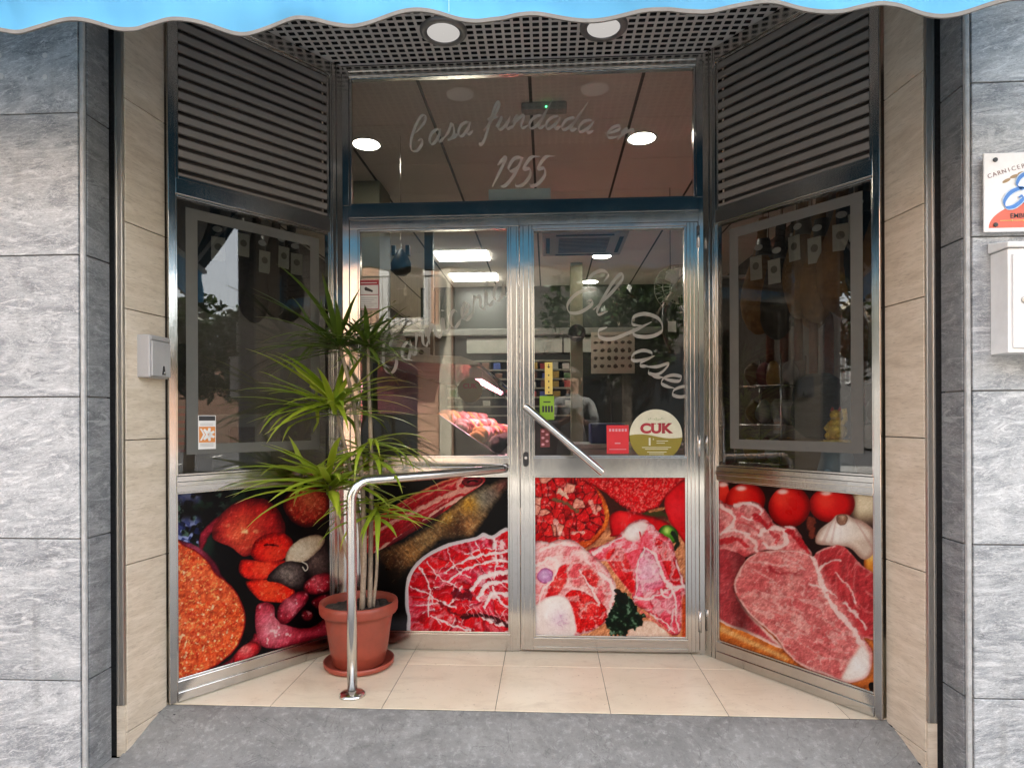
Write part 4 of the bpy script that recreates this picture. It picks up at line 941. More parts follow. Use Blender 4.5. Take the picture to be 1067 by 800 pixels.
# ---- doors: fixed pane, opening leaf, transom light
DX = -HW
fix = empty('fixed_glass_panel', (DX, YD, 0), 0, 'fixed glazed panel behind the handrail with ham poster below and camera notice on its glass', 'door panel')
f = MB(); f.box(.002, .044, -.025, .025, 0, 2.19)
f.box(.0465, .087, -.021, .021, .002, 2.072); f.box(.833, .884, -.021, .021, .002, 2.072)
f.box(.087, .833, -.021, .021, .002, .083).box(.087, .833, -.021, .021, .857, .945).box(.0465, .884, -.0225, .0225, 2.0725, 2.115)
f.box(.842, .846, -.025, -.0212, .002, 2.072).box(.870, .8735, -.025, -.0212, .002, 2.072).box(.087, .833, -.024, -.0212, .878, .9)
f.build('frame', STEEL, fix, bevel=.0022)
b = MB(); bead(b, .087, .833, .083, .857, .009); bead(b, .087, .833, .945, 2.072, .009); b.build('glazing_bead', STEEL, fix, bevel=.0015)
MB().box(.091, .829, -.004, .010, .088, .853).build('kick_panel', STEEL_DULL, fix)
sheet_of(poster_ham(NP), .094, .826, .091, .850, -.0065, fix)
MB().box(.091, .829, -.003, .003, .950, 2.067).build('glass_pane', GLASS, fix)
leaf = empty('glass_door', (DX, YD, 0), 0, 'stainless steel glazed door leaf with slanting bar handle, round sticker and raw-meat poster', 'door')
f = MB(); f.box(.8875, .948, -.028, .016, .012, 2.072).box(1.688, 1.742, -.028, .016, .012, 2.072)
f.box(.948, 1.688, -.028, .016, .012, .072).box(.948, 1.688, -.028, .016, .857, .945).box(.948, 1.688, -.028, .016, 2.055, 2.072)
f.box(.903, .9065, -.0315, -.0282, .012, 2.072).box(.948, 1.688, -.031, -.0282, .012, .03)
f.box(.930, .9335, -.0315, -.0282, .012, 2.072).box(1.7035, 1.7065, -.0315, -.0282, .012, 2.072).box(1.722, 1.7255, -.0315, -.0282, .012, 2.072)
f.build('frame', STEEL, leaf, bevel=.0022)
b = MB(); bead(b, .948, 1.688, .072, .857, .010, -.022, .01); bead(b, .948, 1.688, .945, 2.055, .009, -.022, .01); b.build('glazing_bead', STEEL, leaf, bevel=.0015)
MB().box(.952, 1.684, -.010, .004, .077, .853).build('kick_panel', STEEL_DULL, leaf)
sheet_of(poster_cuts(NP), .957, 1.679, .081, .848, -.0125, leaf)
MB().box(.952, 1.684, -.009, -.003, .950, 2.052).build('glass_pane', GLASS, leaf)
h = MB(); p0, p1 = Vector((.918, -.085, 1.188)), Vector((1.272, -.085, .884))
dv = (p1 - p0).normalized()
h.tube([p0 - dv * .012, p0, p1, p1 + dv * .012], .0185, 20); h.tube([p0 + dv * .03, p0 + dv * .03 + Vector((0, .058, 0))], .008, 12); h.tube([p1 - dv * .03, p1 - dv * .03 + Vector((0, .058, 0))], .008, 12)
h.build('bar_handle', TUBE, leaf, bevel=.003)
lk = MB().slab([(.914 + .0135 * math.cos(a) , .937 + .0135 * math.sin(a) + (.022 if math.sin(a) > 0 else -.022)) for a in [2 * PI * k / 28 for k in range(28)]], -.034, -.0317).build('lock_plate', BLACKP, leaf)
MB().disc_y(.914, .944, .0075, .0075, -.037, -.0342, 18).build('lock_cylinder', TUBE, lk)
for z in (.16, 1.0, 2.0): MB().tube([(1.7435, -.034, z - .05), (1.7435, -.034, z), (1.7435, -.034, z + .05)], .0065, 12).build('hinge', TUBE, leaf)

tr = empty('transom_window', (DX, YD, 0), 0, 'long transom window above the doors with script lettering and date on its glass', 'transom')
f = MB(); f.box(1.7455, 1.778, -.025, .025, 0, 2.19).box(.0445, 1.745, -.024, .024, 2.1165, 2.19).box(.0445, 1.745, -.026, -.0242, 2.128, 2.134)
f.box(.002, .044, -.025, .025, 2.1905, CEIL - .004).box(1.738, 1.778, -.025, .025, 2.1905, CEIL - .004).box(.0445, 1.7375, -.025, .025, 2.828, CEIL - .004)
f.box(.8845, 1.745, -.0225, .0225, 2.0755, 2.116).box(.0445, 1.7375, -.032, -.0252, 2.85, 2.858).box(.886, .8872, -.0252, -.0243, 2.14, 2.185)
f.build('frame', STEEL, tr, bevel=.0022)
b = MB(); bead(b, .0445, 1.7375, 2.1905, 2.828, .011); b.build('glazing_bead', STEEL, tr, bevel=.0015)
MB().box(.050, 1.732, -.003, .003, 2.196, 2.823).build('glass_pane', GLASS, tr)
def arc(x0, x1, z0, zm, z1):
    xm = (x0 + x1) / 2; L = x1 - x0
    def f(s):
        t = s / L; z = z0 * (1 - t) * (1 - 2 * t) + 4 * zm * t * (1 - t) + z1 * t * (2 * t - 1)
        dz = (z0 * (4 * t - 3) + 4 * zm * (1 - 2 * t) + z1 * (4 * t - 1)) / L
        return x0 + s, z, math.atan(dz)
    return f
_, ln = script('Casa fundada en', 1., lambda s: (s, 0, 0)); sz = 1.10 / ln
mb, _ = script('Casa fundada en', sz, arc(.335, 1.435, 2.448, 2.552, 2.462), nib=.085); mb.build('lettering', ETCH, tr)
_, ln = script('1955', 1., lambda s: (s, 0, 0)); sz = .27 / ln
mb, _ = script('1955', sz * 1., lambda s: (.735 + s, 2.272, 0), nib=.10); mb.build('lettering', ETCH, tr)
pt = MB().box(.735, 1.040, .004, .006, 2.196, 2.262).build('notice_strip', plain('pale_plastic_strip', (.55, .60, .60), .5, 0, .08, 14), tr)
_, ln = script('Carnicería', 1., lambda s: (s, 0, 0)); sz = .735 / ln
def lin(x0, z0, x1, z1, bow=0.):
    L = math.hypot(x1 - x0, z1 - z0); a = math.atan2(z1 - z0, x1 - x0)
    def f(s):
        t = s / L; o = bow * 4 * t * (1 - t); da = bow * 4 * (1 - 2 * t) / L
        return x0 + (x1 - x0) * t - math.sin(a) * o, z0 + (z1 - z0) * t + math.cos(a) * o, a + da
    return f
mb, _ = script('Carnicería', sz, lin(.215, 1.345, .835, 1.74, .012), nib=.085, y=-.0045); mb.build('lettering', ETCH, fix)
_, ln = script('El', 1., lambda s: (s, 0, 0)); k = 0.20
mb, _ = script('El', .205, lin(1.095, 1.655, 1.30, 1.63), nib=.07, y=-.0105); mb.build('lettering', ETCH, leaf)
mb, _ = script('P', .21, lin(1.285, 1.525, 1.62, 1.27, .01), nib=.075, y=-.0105); mb.build('lettering', ETCH, leaf)
mb, _ = script('aseo', .18, lin(1.405, 1.432, 1.61, 1.262, .006), nib=.075, y=-.0105); mb.build('lettering', ETCH, leaf)

# stickers on the doors
def card(name, x0, x1, z0, z1, y, mat, parent): return MB().box(x0, x1, y - .0006, y, z0, z1).build(name, mat, parent)
c = card('camera_notice', .086, .190, 1.677, 1.828, -.0034, PAPER, fix)
def frame_of(nm, x0, x1, z0, z1, w, y, mat, par): return MB().ring_bar(x0, x1, z0, z1, w, y - .0006, y).build(nm, mat, par)
frame_of('red_outline', .088, .188, 1.679, 1.826, .0035, -.0044, DRED, c)
card('red_header', .092, .184, 1.800, 1.822, -.0044, DRED, c); card('white_rule', .098, .178, 1.809, 1.8125, -.0054, PAPER, c); card('rule', .0915, .1845, 1.7505, 1.7535, -.0044, DRED, c)
q = MB(); q.slab([(.114, 1.785), (.122, 1.791), (.146, 1.779), (.158, 1.772), (.154, 1.764), (.146, 1.767), (.118, 1.773)], -.0052, -.0044).build('camera_symbol', INK, c)
q = MB()
for k in range(6): q.box(.098, .15 + .028 * ((k * 7) % 3) / 2, -.0048, -.0043, 1.688 + k * .0095, 1.690 + k * .0095)
q.build('fine_print', plain('grey_ink', (.36, .34, .35), .6), c)
st = MB().disc_y(1.542, 1.050, .126, .126, -.0102, -.0096, 56).build('round_sticker', CREAM, leaf)
q = []; R = .1262
for k in range(41):
    a = PI - .01 + (PI - .07) * k / 40
    q.append((1.542 + R * math.cos(a), 1.050 + R * math.sin(a)))
top = [(1.542 + .126 - .252 * t, 1.052 - .012 * (1 - t) + .007 * math.sin(t * 2 * PI) * -1.) for t in [k / 20 for k in range(1, 20)]]
MB().slab([(x, z) for x, z in q] + top, -.0112, -.0103).build('olive_field', OLIVE, st)
text('CUK', .064, DRED, st, 1.542, -.0108, 1.063, off=.0032, sx=1.12)
q = MB()
for x, z, w in ((1.497, 1.1085, .014), (1.497, 1.0625, .012), ): pass
for x in (1.5345, 1.5585): q.box(x - .009, x + .009, -.0110, -.0104, 1.1045, 1.1085)
for x in (1.5785,): q.box(x - .008, x + .010, -.0110, -.0104, 1.1045, 1.1085).box(x - .008, x + .010, -.0110, -.0104, 1.0630, 1.0665)
q.box(1.601, 1.617, -.0110, -.0104, 1.1045, 1.1085).box(1.603, 1.620, -.0110, -.0104, 1.0630, 1.0665)
q.build('serifs', DRED, st)
text('1', .048, CREAM, st, 1.512, -.0118, 1.004, off=.002); text('ª', .026, CREAM, st, 1.530, -.0118, 1.018)
q = MB()
for z, x0, x1 in ((1.022, 1.545, 1.60), (1.012, 1.545, 1.585), (.991, 1.475, 1.615), (.983, 1.49, 1.60), (.969, 1.50, 1.592), (.961, 1.51, 1.58), (.940, 1.533, 1.551)): q.box(x0, x1, -.0118, -.0113, z, z + .0028)
q.build('fine_print', CREAM, st)
q = MB()
for k in range(9): q.box(1.505 + k * .009, 1.511 + k * .009, -.0110, -.0104, 1.124 + .004 * math.sin(k), 1.133 + .004 * math.sin(k * 2))
q.build('faint_print', plain('pale_green_print', (.46, .50, .33), .5), st)
c = card('red_flyer', 1.306, 1.412, .962, 1.100, -.0098, RED, leaf)
q = MB()
for k in range(6): q.box(1.318 + k * .015, 1.328 + k * .015, -.0112, -.0106, 1.070, 1.083)
q.box(1.345, 1.372, -.0112, -.0106, 1.010, 1.016).box(1.318, 1.40, -.0112, -.0106, .982, .985); q.build('white_print', PINK, c)
c = card('yellow_strip_sticker', 1.008, 1.045, 1.252, 1.408, -.0098, YELLOW, leaf)
q = MB(); q.slab([(1.0265, 1.378), (1.034, 1.388), (1.0285, 1.388), (1.0285, 1.400), (1.0245, 1.400), (1.0245, 1.388), (1.019, 1.388)], -.0112, -.0106)
for z in (1.345, 1.315, 1.285, 1.262): q.box(1.0235, 1.0295, -.0112, -.0106, z - .004, z + .004)
q.build('black_symbols', INK, c)
c = card('green_sticker', .982, 1.052, 1.128, 1.244, -.0098, GREEN, leaf)
q = MB(); [q.box(.994 + k * .014, 1.004 + k * .014, -.0112, -.0106, 1.165, 1.196) for k in range(4)]; q.box(1.0, 1.035, -.0112, -.0106, 1.212, 1.218); q.build('dark_print', INK, c)
c = card('pink_sticker', .985, 1.03, .995, 1.085, -.0098, plain('maroon_print', (.16, .03, .035), .5), leaf)
q = MB(); [q.disc_y(.997 + .02 * (k % 2), 1.008 + k * .016, .008, .006, -.0112, -.0106, 10) for k in range(5)]; q.build('pink_spots', PINK, c)
# sticker on the left window
c = MB().box(.123, .195, -.0058, -.0046, 1.012, 1.153).build('membership_sticker', PAPER, winL)
card('black_band', .1255, .1925, 1.131, 1.1505, -.0060, INK, c); card('orange_field', .126, .192, 1.040, 1.106, -.0060, ORANGE, c)
q = MB(); cx, cz = .163, 1.073
for k in range(6):
    a = -PI * .72 + k * PI * 1.44 / 5
    if k in (2, 3): pass
    q.slab([(cx + .008 * math.cos(a + 1.2), cz + .008 * math.sin(a + 1.2)), (cx + .008 * math.cos(a - 1.2), cz + .008 * math.sin(a - 1.2)), (cx + .028 * math.cos(a - .16), cz + .028 * math.sin(a - .16)), (cx + .028 * math.cos(a + .16), cz + .028 * math.sin(a + .16))][::-1], -.0078, -.0072)
q.slab([(.129, 1.098), (.136, 1.098), (.150, 1.073), (.136, 1.048), (.129, 1.048), (.142, 1.073)][::-1], -.0079, -.0073)
q.build('white_emblem', PAPER, c)
q = MB()
for z in (1.034, 1.029, 1.023, 1.118, 1.112): q.box(.13, .185, -.0068, -.0062, z, z + .0018)
q.build('fine_print', plain('grey_ink_b', (.36, .34, .33), .6), c)

# ---- handrail
hr = empty('handrail', (-.677, 2.564, 0), 0, 'stainless steel tube handrail on one post, running back to the doors beside the plant', 'handrail')
P = [(0, 0, .004), (0, 0, .4), (0, 0, .80)]
ex, ey = (-.075 + .677), (3.055 - 2.564); L = math.hypot(ex, ey); ux, uy = ex / L, ey / L
for k in range(1, 9):
    a = PI / 2 * k / 8; P.append((ux * .08 * (1 - math.cos(a)), uy * .08 * (1 - math.cos(a)), .80 + .08 * math.sin(a)))
P += [(ux * (L * .5), uy * (L * .5), .884), (ux * (L - .02), uy * (L - .02), .893), (ex, ey, .894)]
MB().tube(P, .0205, 22).build('tube', TUBE, hr)
MB().lathe([(.0535, 0), (.0535, .006), (.046, .013), (.030, .017), (.0212, .022)], n=36).build('base_flange', TUBE, hr)
q = MB().tube([(ex - .002, ey - .028, .899), (ex - .002, ey - .021, .899)], .009, 14).build('end_screw', BLACKP, hr)

# ---- grey box on the jamb, plaque and mailbox on the pier
r = empty('intercom_box', (-1.407, 2.305, 1.295), 0, 'small grey lidded box with a lock, fixed to the beige jamb', 'intercom')
MB().box(-.02, .042, 0, .123, 0, .163).build('case', GREYP, r, bevel=.006, seg=3)
MB().box(.0425, .049, .006, .123, .006, .140).build('cover', plain('grey_plastic_cover', (.44, .43, .425), .35), r, bevel=.004, seg=3)
MB().box(.0425, .047, .004, .123, .1435, .160).build('hood', GREYP, r, bevel=.003)
MB().add(*(lambda b: ([(.049 + (x * .0035), .075 + y * .009, .028 + z * .014 + (.006 if z > 0 else 0)) for x, y, z in b], [(0, 3, 2, 1), (4, 5, 6, 7), (0, 1, 5, 4), (1, 2, 6, 5), (2, 3, 7, 6), (3, 0, 4, 7)]))([(0, -1, -1), (1, -1, -1), (1, 1, -1), (0, 1, -1), (0, -.2, 1), (1, -.2, 1), (1, .2, 1), (0, .2, 1)])).build('lock', BLACKP, r)
MB().blob((.0535, .075, .022), (.003, .004, .004)).build('key_slot', TUBE, r)

r = empty('shop_plaque', (1.505, YP - .022, 1.713), 0, 'white plaque with blue script and red arc on the pier above the mailbox', 'sign')
MB().box(0, .38, 0, .006, 0, .248).build('board', WHITE, r, bevel=.0015)
for x, z in ((.034, .226), (.034, .022), (.346, .226), (.346, .022)): MB().tube([(x, -.004, z), (x, .021, z)], .007, 16).build('screw', BLACKP, r, bevel=.001)
q = [(.014, .012)]; q = [(.19 + .176 * math.cos(a), .0125 + .085 * math.sin(a)) for a in [k * PI / 30 for k in range(31)]]
MB().slab(q, -.001, -.0002).build('red_arc', CORAL, r)
for k, ch in enumerate('CARNICERÍA Y'):
    t = k / 11; x = .020 + .158 * t; z = .170 + .053 * t - .012 * t * t; text(ch, .0195, plain('brown_ink', (.20, .09, .08), .6), r, x, -.0006, z, off=-.0001, rot=math.radians(24 - 12 * t), ax='CENTER')
q = MB()
for k in range(7):
    x = .068 + k * .0235; z = .160 + .026 * math.sin(k / 6 * PI); q.slab([(x + .0135 * math.cos(a) * math.cos(.45 - k * .14) - .005 * math.sin(a) * math.sin(.45 - k * .14), z + .0135 * math.cos(a) * math.sin(.45 - k * .14) + .005 * math.sin(a) * math.cos(.45 - k * .14)) for a in [2 * PI * j / 16 for j in range(16)]], -.0012 - .0002 * (k % 2), -.0004)
q.build('sausage_chain', plain('sausage_print', (.36, .24, .12), .6), r)
mb, _ = script('El', .098, lin(.050, .076, .2, .078), nib=.15, y=-.0024); mb.build('script_halo', plain('pale_blue_print', (.55, .68, .80), .5), r)
mb, _ = script('El', .098, lin(.050, .076, .2, .078), nib=.10, y=-.0034); mb.build('script_lettering', BLUE, r)
mb, _ = script('Paseo', .098, lin(.150, .076, .35, .078), nib=.10, y=-.0034); mb.build('script_lettering', BLUE, r)
text('EMBUTIDOS', .0205, INK, r, .078, -.0016, .0425, ax='LEFT', off=.0003)
q = MB(); q.box(.048, .335, -.0018, -.0012, .0335, .0355); [q.slab([(.082 + k * .034, .031), (.089 + k * .034, .0345), (.082 + k * .034, .038)], -.0026, -.0020) for k in range(7)]; q.build('rule', plain('ochre_rule', (.62, .44, .12), .6), r)

r = empty('mailbox', (1.537, YP, 1.328), 0, 'white metal mailbox with keyhole, hung on the grey pier below the plaque', 'mailbox')
MB().box(0, .262, -.078, -.001, 0, .318).build('body', WHITE, r, bevel=.002)
MB().add([(-.008, -.086, .320), (.27, -.086, .320), (.27, -.001, .320), (-.008, -.001, .320), (-.008, -.090, .336), (.27, -.090, .336), (.27, -.001, .353), (-.008, -.001, .353)], [(0, 3, 2, 1), (4, 5, 6, 7), (0, 1, 5, 4), (1, 2, 6, 5), (2, 3, 7, 6), (3, 0, 4, 7)]).build('lid', WHITE, r, bevel=.003)
MB().box(.012, .25, -.0835, -.0785, .014, .300).build('door', plain('white_enamel_door', (.76, .75, .735), .32), r, bevel=.0015)
MB().tube([(.046, -.0875, .160), (.046, -.0835, .160)], .011, 20).build('lock', STEEL_DULL, r, bevel=.001)
MB().tube([(.046, -.0885, .160), (.046, -.0876, .160)], .0055, 14).build('keyhole', BLACK, r)
MB().box(.06, .20, -.0842, -.0836, .055, .060).build('mail_mark', INK, r)

# ---- awning
aw = empty('awning', (0, 1.69, 2.2), 0, 'sky blue fabric awning with scalloped grey-edged hem across the top of the shop front', 'awning')
zb = lambda x: .0 - .0165 * (x) + .0135 * math.cos((x - (-1.325)) / .3125 * 2 * PI + PI) + .006 + .004 * math.sin(x * 3.1)
N = 900; M = 26; vs = []; fs = []; vt = []; ft = []
def fold(x, t): return .014 * math.sin(x * 7.3 + 2 * t) * (1 - t * .6) + .008 * math.sin(x * 17.1 + 1.3) + .0012 * math.sin(x * 41 + 5 * t + 2 * math.sin(x * 9)) + .004 * math.sin(x * 5 + 9 * t) + .0006 * math.sin(x * 67 + 9 * t + 3 * math.sin(x * 13)) + .0012 * math.sin(x * 23 - 6 * t)
for i in range(N + 1):
    x = -3.1 + 5.1 * i / N
    for j in range(M + 1):
        t = j / M; b = zb(x); vs.append((x, fold(x, t), b + (.27 - b) * t))
for i in range(N):
    for j in range(M): a = i * (M + 1) + j; fs.append((a, a + M + 1, a + M + 2, a + 1))
va = MB().add(vs, fs, True).build('valance', FABRIC, aw)
for i in range(N + 1):
    x = -3.1 + 5.1 * i / N; b = zb(x); y = fold(x, 0)
    vt += [(x, y - .0028, b - .005), (x, y - .0032, b + .005), (x, y + .003, b + .005), (x, y + .003, b - .005)]
for i in range(N):
    a = 4 * i
    for k in range(4): ft.append((a + k, a + 4 + k, a + 4 + (k + 1) % 4, a + (k + 1) % 4))
MB().add(vt, ft).build('hem_edging', TRIM, va, bevel=0)
for x in (-2.1, -.127, 1.9): MB().box(x - .0012, x + .0012, fold(x, .3) - .0135, fold(x, .3) - .0115, zb(x) + .013, .26).build('seam', plain('pale_seam_thread', (.35, .62, .80), .8), va)
MB().tube([(-3.1, .01, .275), (0, .01, .275), (2.0, .01, .275)], .022, 12).build('front_bar', WHITE, aw)
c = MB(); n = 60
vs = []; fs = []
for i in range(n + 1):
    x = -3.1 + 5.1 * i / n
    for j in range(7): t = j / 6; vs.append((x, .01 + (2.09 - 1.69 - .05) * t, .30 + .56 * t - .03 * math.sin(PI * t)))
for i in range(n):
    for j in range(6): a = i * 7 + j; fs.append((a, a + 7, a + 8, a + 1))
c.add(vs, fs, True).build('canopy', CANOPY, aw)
MB().tube([(-3.12, .345, .88), (0, .345, .88), (2.02, .345, .88)], .045, 14).build('roller', WHITE, aw)
for x in (-2.4, 1.7): MB().tube([(x, .36, .72), (x, .18, .52), (x, .02, .29)], .016, 10).build('folding_arm', WHITE, aw)

# ---- potted plant
px_, py_ = -.745, 2.885
pp = empty('potted_plant', (px_, py_, 0), 0, 'tall spiky green plant in a terracotta pot beside the handrail', 'plant')
MB().lathe([(.10, .002), (.150, .004), (.158, .012), (.160, .030), (.154, .031), (.150, .016), (.10, .012)], n=56).build('saucer', TERRA, pp)
MB().lathe([(.112, .014), (.118, .018), (.124, .06), (.1265, .063), (.1285, .066), (.150, .215), (.153, .225), (.1535, .245), (.172, .248), (.1765, .256), (.1785, .285), (.176, .298), (.168, .300), (.162, .296), (.158, .27), (.152, .24)], n=64).build('pot', TERRA, pp)
ob = MB(); rr = random.Random(4); vs = [(0, 0, .268)]; fs = []
for j in range(1, 13):
    for k in range(40):
        a = 2 * PI * k / 40; R = .158 * j / 12; vs.append((R * math.cos(a), R * math.sin(a), .262 + rr.uniform(-.006, .010)))
for k in range(40): fs.append((0, 1 + k, 1 + (k + 1) % 40))
for j in range(11):
    for k in range(40): a = 1 + j * 40; fs.append((a + k, a + 40 + k, a + 40 + (k + 1) % 40, a + (k + 1) % 40))
ob.add(vs, fs).build('soil', SOIL, pp)
GLO = [leaf_mat('dracaena_leaf_bright', (.42, .50, .04), (.22, .35, .02), (.46, .38, .12)), leaf_mat('dracaena_leaf_dark', (.075, .13, .018), (.16, .24, .028), (.22, .17, .05))]  # brighter leaf colour for the lower rosettes, darker for the two top ones
def rosette(c, n, ln, seed, mat, up=.55, droop=1., name='foliage', tilt=(0, 0), wide=1.):
    rd = random.Random(seed); vs = []; fs = []; al = []
    for k in range(n):
        az = 2 * PI * (k * .618034 % 1) + rd.uniform(-.25, .25); el = rd.uniform(-.35, 1.25) * up + (.25 if k > n * .7 else -.05)
        L = ln * rd.uniform(.72, 1.08); w = rd.uniform(.0095, .0135) * wide; seg = 9; dr = droop * rd.uniform(.5, 1.5)
        p = Vector(c) + Vector((rd.uniform(-.006, .006), rd.uniform(-.006, .006), rd.uniform(-.05, .03)))
        e = el; b = len(vs); sk = rd.uniform(-.25, .25)
        for i in range(seg + 1):
            t = i / seg; d = Vector((math.cos(az + sk * t) * math.cos(e), math.sin(az + sk * t) * math.cos(e), math.sin(e))) + Vector((tilt[0], tilt[1], 0)) * .3
            sd = Vector((-math.sin(az), math.cos(az), 0)); nz = d.cross(sd)
            ww = w * (.55 + 1.1 * t * 1.6 if t < .28 else 1.04 * (1 - ((t - .28) / .72) ** 1.7)) + .0004
            vs += [p + sd * ww - nz * ww * .35, p, p - sd * ww - nz * ww * .35]; al += [t] * 3
            p = p + d * (L / seg); e -= dr * (.06 + .20 * t)
        for i in range(seg): a = b + 3 * i; fs += [(a, a + 1, a + 4, a + 3), (a + 1, a + 2, a + 5, a + 4)]
    lo = min(v.y for v in vs)
    vs = [Vector((v.x, min(v.y, 3.075 - py_ - .01 * math.sin(i)), v.z)) for i, v in enumerate(vs)]
    # keep clear of the slanting window
    out = []
    for v in vs:
        wx, wy = v.x + px_, v.y + py_; dn = (wx + HF) * math.sin(ANG) - (wy - YF) * math.cos(ANG)
        if dn < .035: wx += (.035 - dn) * math.sin(ANG); wy -= (.035 - dn) * math.cos(ANG)
        out.append((wx - px_, wy - py_, v.z))
    o = MB().add(out, fs, True).build(name, mat, pp)
    at = o.data.attributes.new('along', 'FLOAT', 'POINT'); at.data.foreach_set('value', al); return o
def stem(P, r0, r1):
    P = smooth_open(P, 5); MB().tube([tuple(p) for p in P], r0, 10, r1=r1).build('stem', BARK, pp)
stem([(.02, -.02, .25), (.035, -.03, .55), (.02, -.02, .9), (-.02, 0, 1.2), (-.085, .0, 1.48)], .013, .008)
stem([(.05, .0, .25), (.055, .01, .6), (.06, .0, 1.0), (.05, 0, 1.3), (.045, .02, 1.52)], .012, .007)
stem([(-.02, .0, .25), (-.03, -.03, .45), (-.07, -.06, .65), (-.105, -.09, .85)], .011, .008)
stem([(.02, .03, .25), (0, .0, .7), (-.05, -.03, 1.0), (-.09, -.06, 1.20)], .010, .007)
stem([(.06, .02, .25), (.085, .0, .45), (.09, -.02, .68)], .008, .006)
rosette((-.085, .0, 1.50), 50, .43, 21, GLO[1], .62, .45, tilt=(-.3, -.12), wide=.95)
rosette((.045, .02, 1.49), 38, .31, 22, GLO[1], .65, .5, wide=.95)
rosette((-.09, -.06, 1.20), 60, .43, 23, GLO[0], .5, .55, tilt=(-.15, -.1), wide=1.15)
rosette((-.105, -.09, .86), 48, .44, 24, GLO[0], .38, .5, tilt=(-.1, -.2), wide=1.5)
rosette((.06, -.01, 1.0), 34, .36, 25, GLO[0], .1, .9, wide=1.05)
rosette((.09, -.03, .74), 28, .32, 26, GLO[0], .15, .8, tilt=(.3, -.2), wide=1.1)

# ---------------------------------------------------------------- inside the shop
IZ = 2.94
ob = MB(); ob.box(-2.4, 2.4, YF + .05, 12.4, IZ + .012, IZ + .03)
xs = [-2.349 + .598 * k for k in range(9)]; ys = [2.65 + .60 * k for k in range(17)]
for i in range(-1, len(xs)):
    for j in range(-1, len(ys)):
        x0 = xs[i] if i >= 0 else -2.4; x1 = xs[i + 1] if i + 1 < len(xs) else 2.4; y0 = ys[j] if j >= 0 else YF + .05; y1 = ys[j + 1] if j + 1 < len(ys) else 12.4
        if x1 - x0 < .02: continue
        ob.box(x0 + .009, x1 - .009, y0 + .003, y1 - .003, IZ, IZ + .0118)
tag(ob.build('tiled_ceiling', CEILT), kind='structure')
gb = MB()
for x in xs: gb.box(x - .0088, x + .0088, YF + .06, 12.39, IZ - .002, IZ + .0110)
tag(gb.build('ceiling_grid', GRIDB), kind='structure')
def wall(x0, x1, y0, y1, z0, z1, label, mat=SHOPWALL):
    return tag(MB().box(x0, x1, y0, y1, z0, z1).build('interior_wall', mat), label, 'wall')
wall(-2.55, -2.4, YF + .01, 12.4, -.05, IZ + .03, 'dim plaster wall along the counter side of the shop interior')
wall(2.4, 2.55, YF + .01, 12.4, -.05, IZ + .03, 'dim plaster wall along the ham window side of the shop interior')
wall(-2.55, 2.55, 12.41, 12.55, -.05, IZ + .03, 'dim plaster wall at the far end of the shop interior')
tag(MB().box(-2.6, 2.6, 2.46, 12.6, 3.05, 3.12).build('floor_slab', plain('slab', (.2, .2, .2))), kind='structure')

def fitting(name, loc, label, r=.085, mat=LAMP):
    e = empty(name, loc, 0, label, 'ceiling light')
    MB().lathe([(r, -.002), (r + .014, -.006), (r + .018, .0)], n=36, close=False).build('ring', WHITE, e)
    MB().lathe([(.0005, -.010), (r * .6, -.009), (r, -.003)], n=36, close=False).build('diffuser', mat, e)
fitting('round_ceiling_light', (-1.05, 4.10, IZ), 'lit round shop ceiling light seen through the transom next to the plant-side louvre')
fitting('round_ceiling_light', (.745, 4.13, IZ), 'lit round shop ceiling light seen through the transom behind the end of the script')
fitting('round_ceiling_light', (.739, 7.09, IZ), 'lit round ceiling light seen through the door just below the air conditioner', .10)
fitting('round_ceiling_light', (.70, 8.4, IZ), 'lit round ceiling light through the door, deeper inside than the one near the air conditioner', .10)
for x, y in ((-.80, 6.95), (-.79, 8.0), (-.76, 9.5), (-.76, 10.4), (-.76, 11.2)):
    e = empty('light_panel', (x, y, IZ), 0, 'bright rectangular light panel in the ceiling row above the meat counter', 'ceiling light', 'light panels over the counter')
    MB().box(-.285, .285, -.19, .19, -.012, -.001).build('panel_diffuser', PANEL, e); MB().ring_bar(-.30, .30, -.20, .20, .014, -.001, 0).build('panel_frame', WHITE, e).rotation_euler = (PI / 2, 0, 0)
e = empty('emergency_light', (.118, 3.65, IZ), 0, 'slim grey emergency light with a green spot on the shop ceiling behind the transom', 'emergency light')
MB().box(-.13, .13, -.035, .035, -.045, 0).build('housing', GREYP, e, bevel=.008); MB().blob((.012, -.036, -.03), (.006, .004, .005)).build('indicator', GREENL, e)
e = empty('air_conditioner', (.50, 6.5, IZ), 0, 'square air conditioning cassette set in the shop ceiling behind the door', 'air conditioner')
MB().box(-.42, .42, -.42, .42, -.035, 0).build('panel', plain('grey_cassette', (.40, .35, .33), .5), e, bevel=.012)
q = MB()
for s in (-1, 1): q.box(-.28, .28, s * .36 - .02, s * .36 + .02, -.041, -.0355).box(s * .36 - .02, s * .36 + .02, -.28, .28, -.041, -.0355)
q.build('air_slots', BLACK, e)
q = MB(); [q.box(-.25, .25, -.25 + k * .05, -.235 + k * .05, -.041, -.0355) for k in range(11)]; q.build('grille', plain('grille_brown', (.10, .075, .065), .5), e)
e = empty('smoke_detector', (.95, 5.7, IZ), 0, 'small dark detector on the shop ceiling near the hinge side of the door', 'detector')
MB().lathe([(.05, 0), (.05, -.03), (.03, -.045), (.0005, -.045)], n=20).build('housing', BLACKP, e)

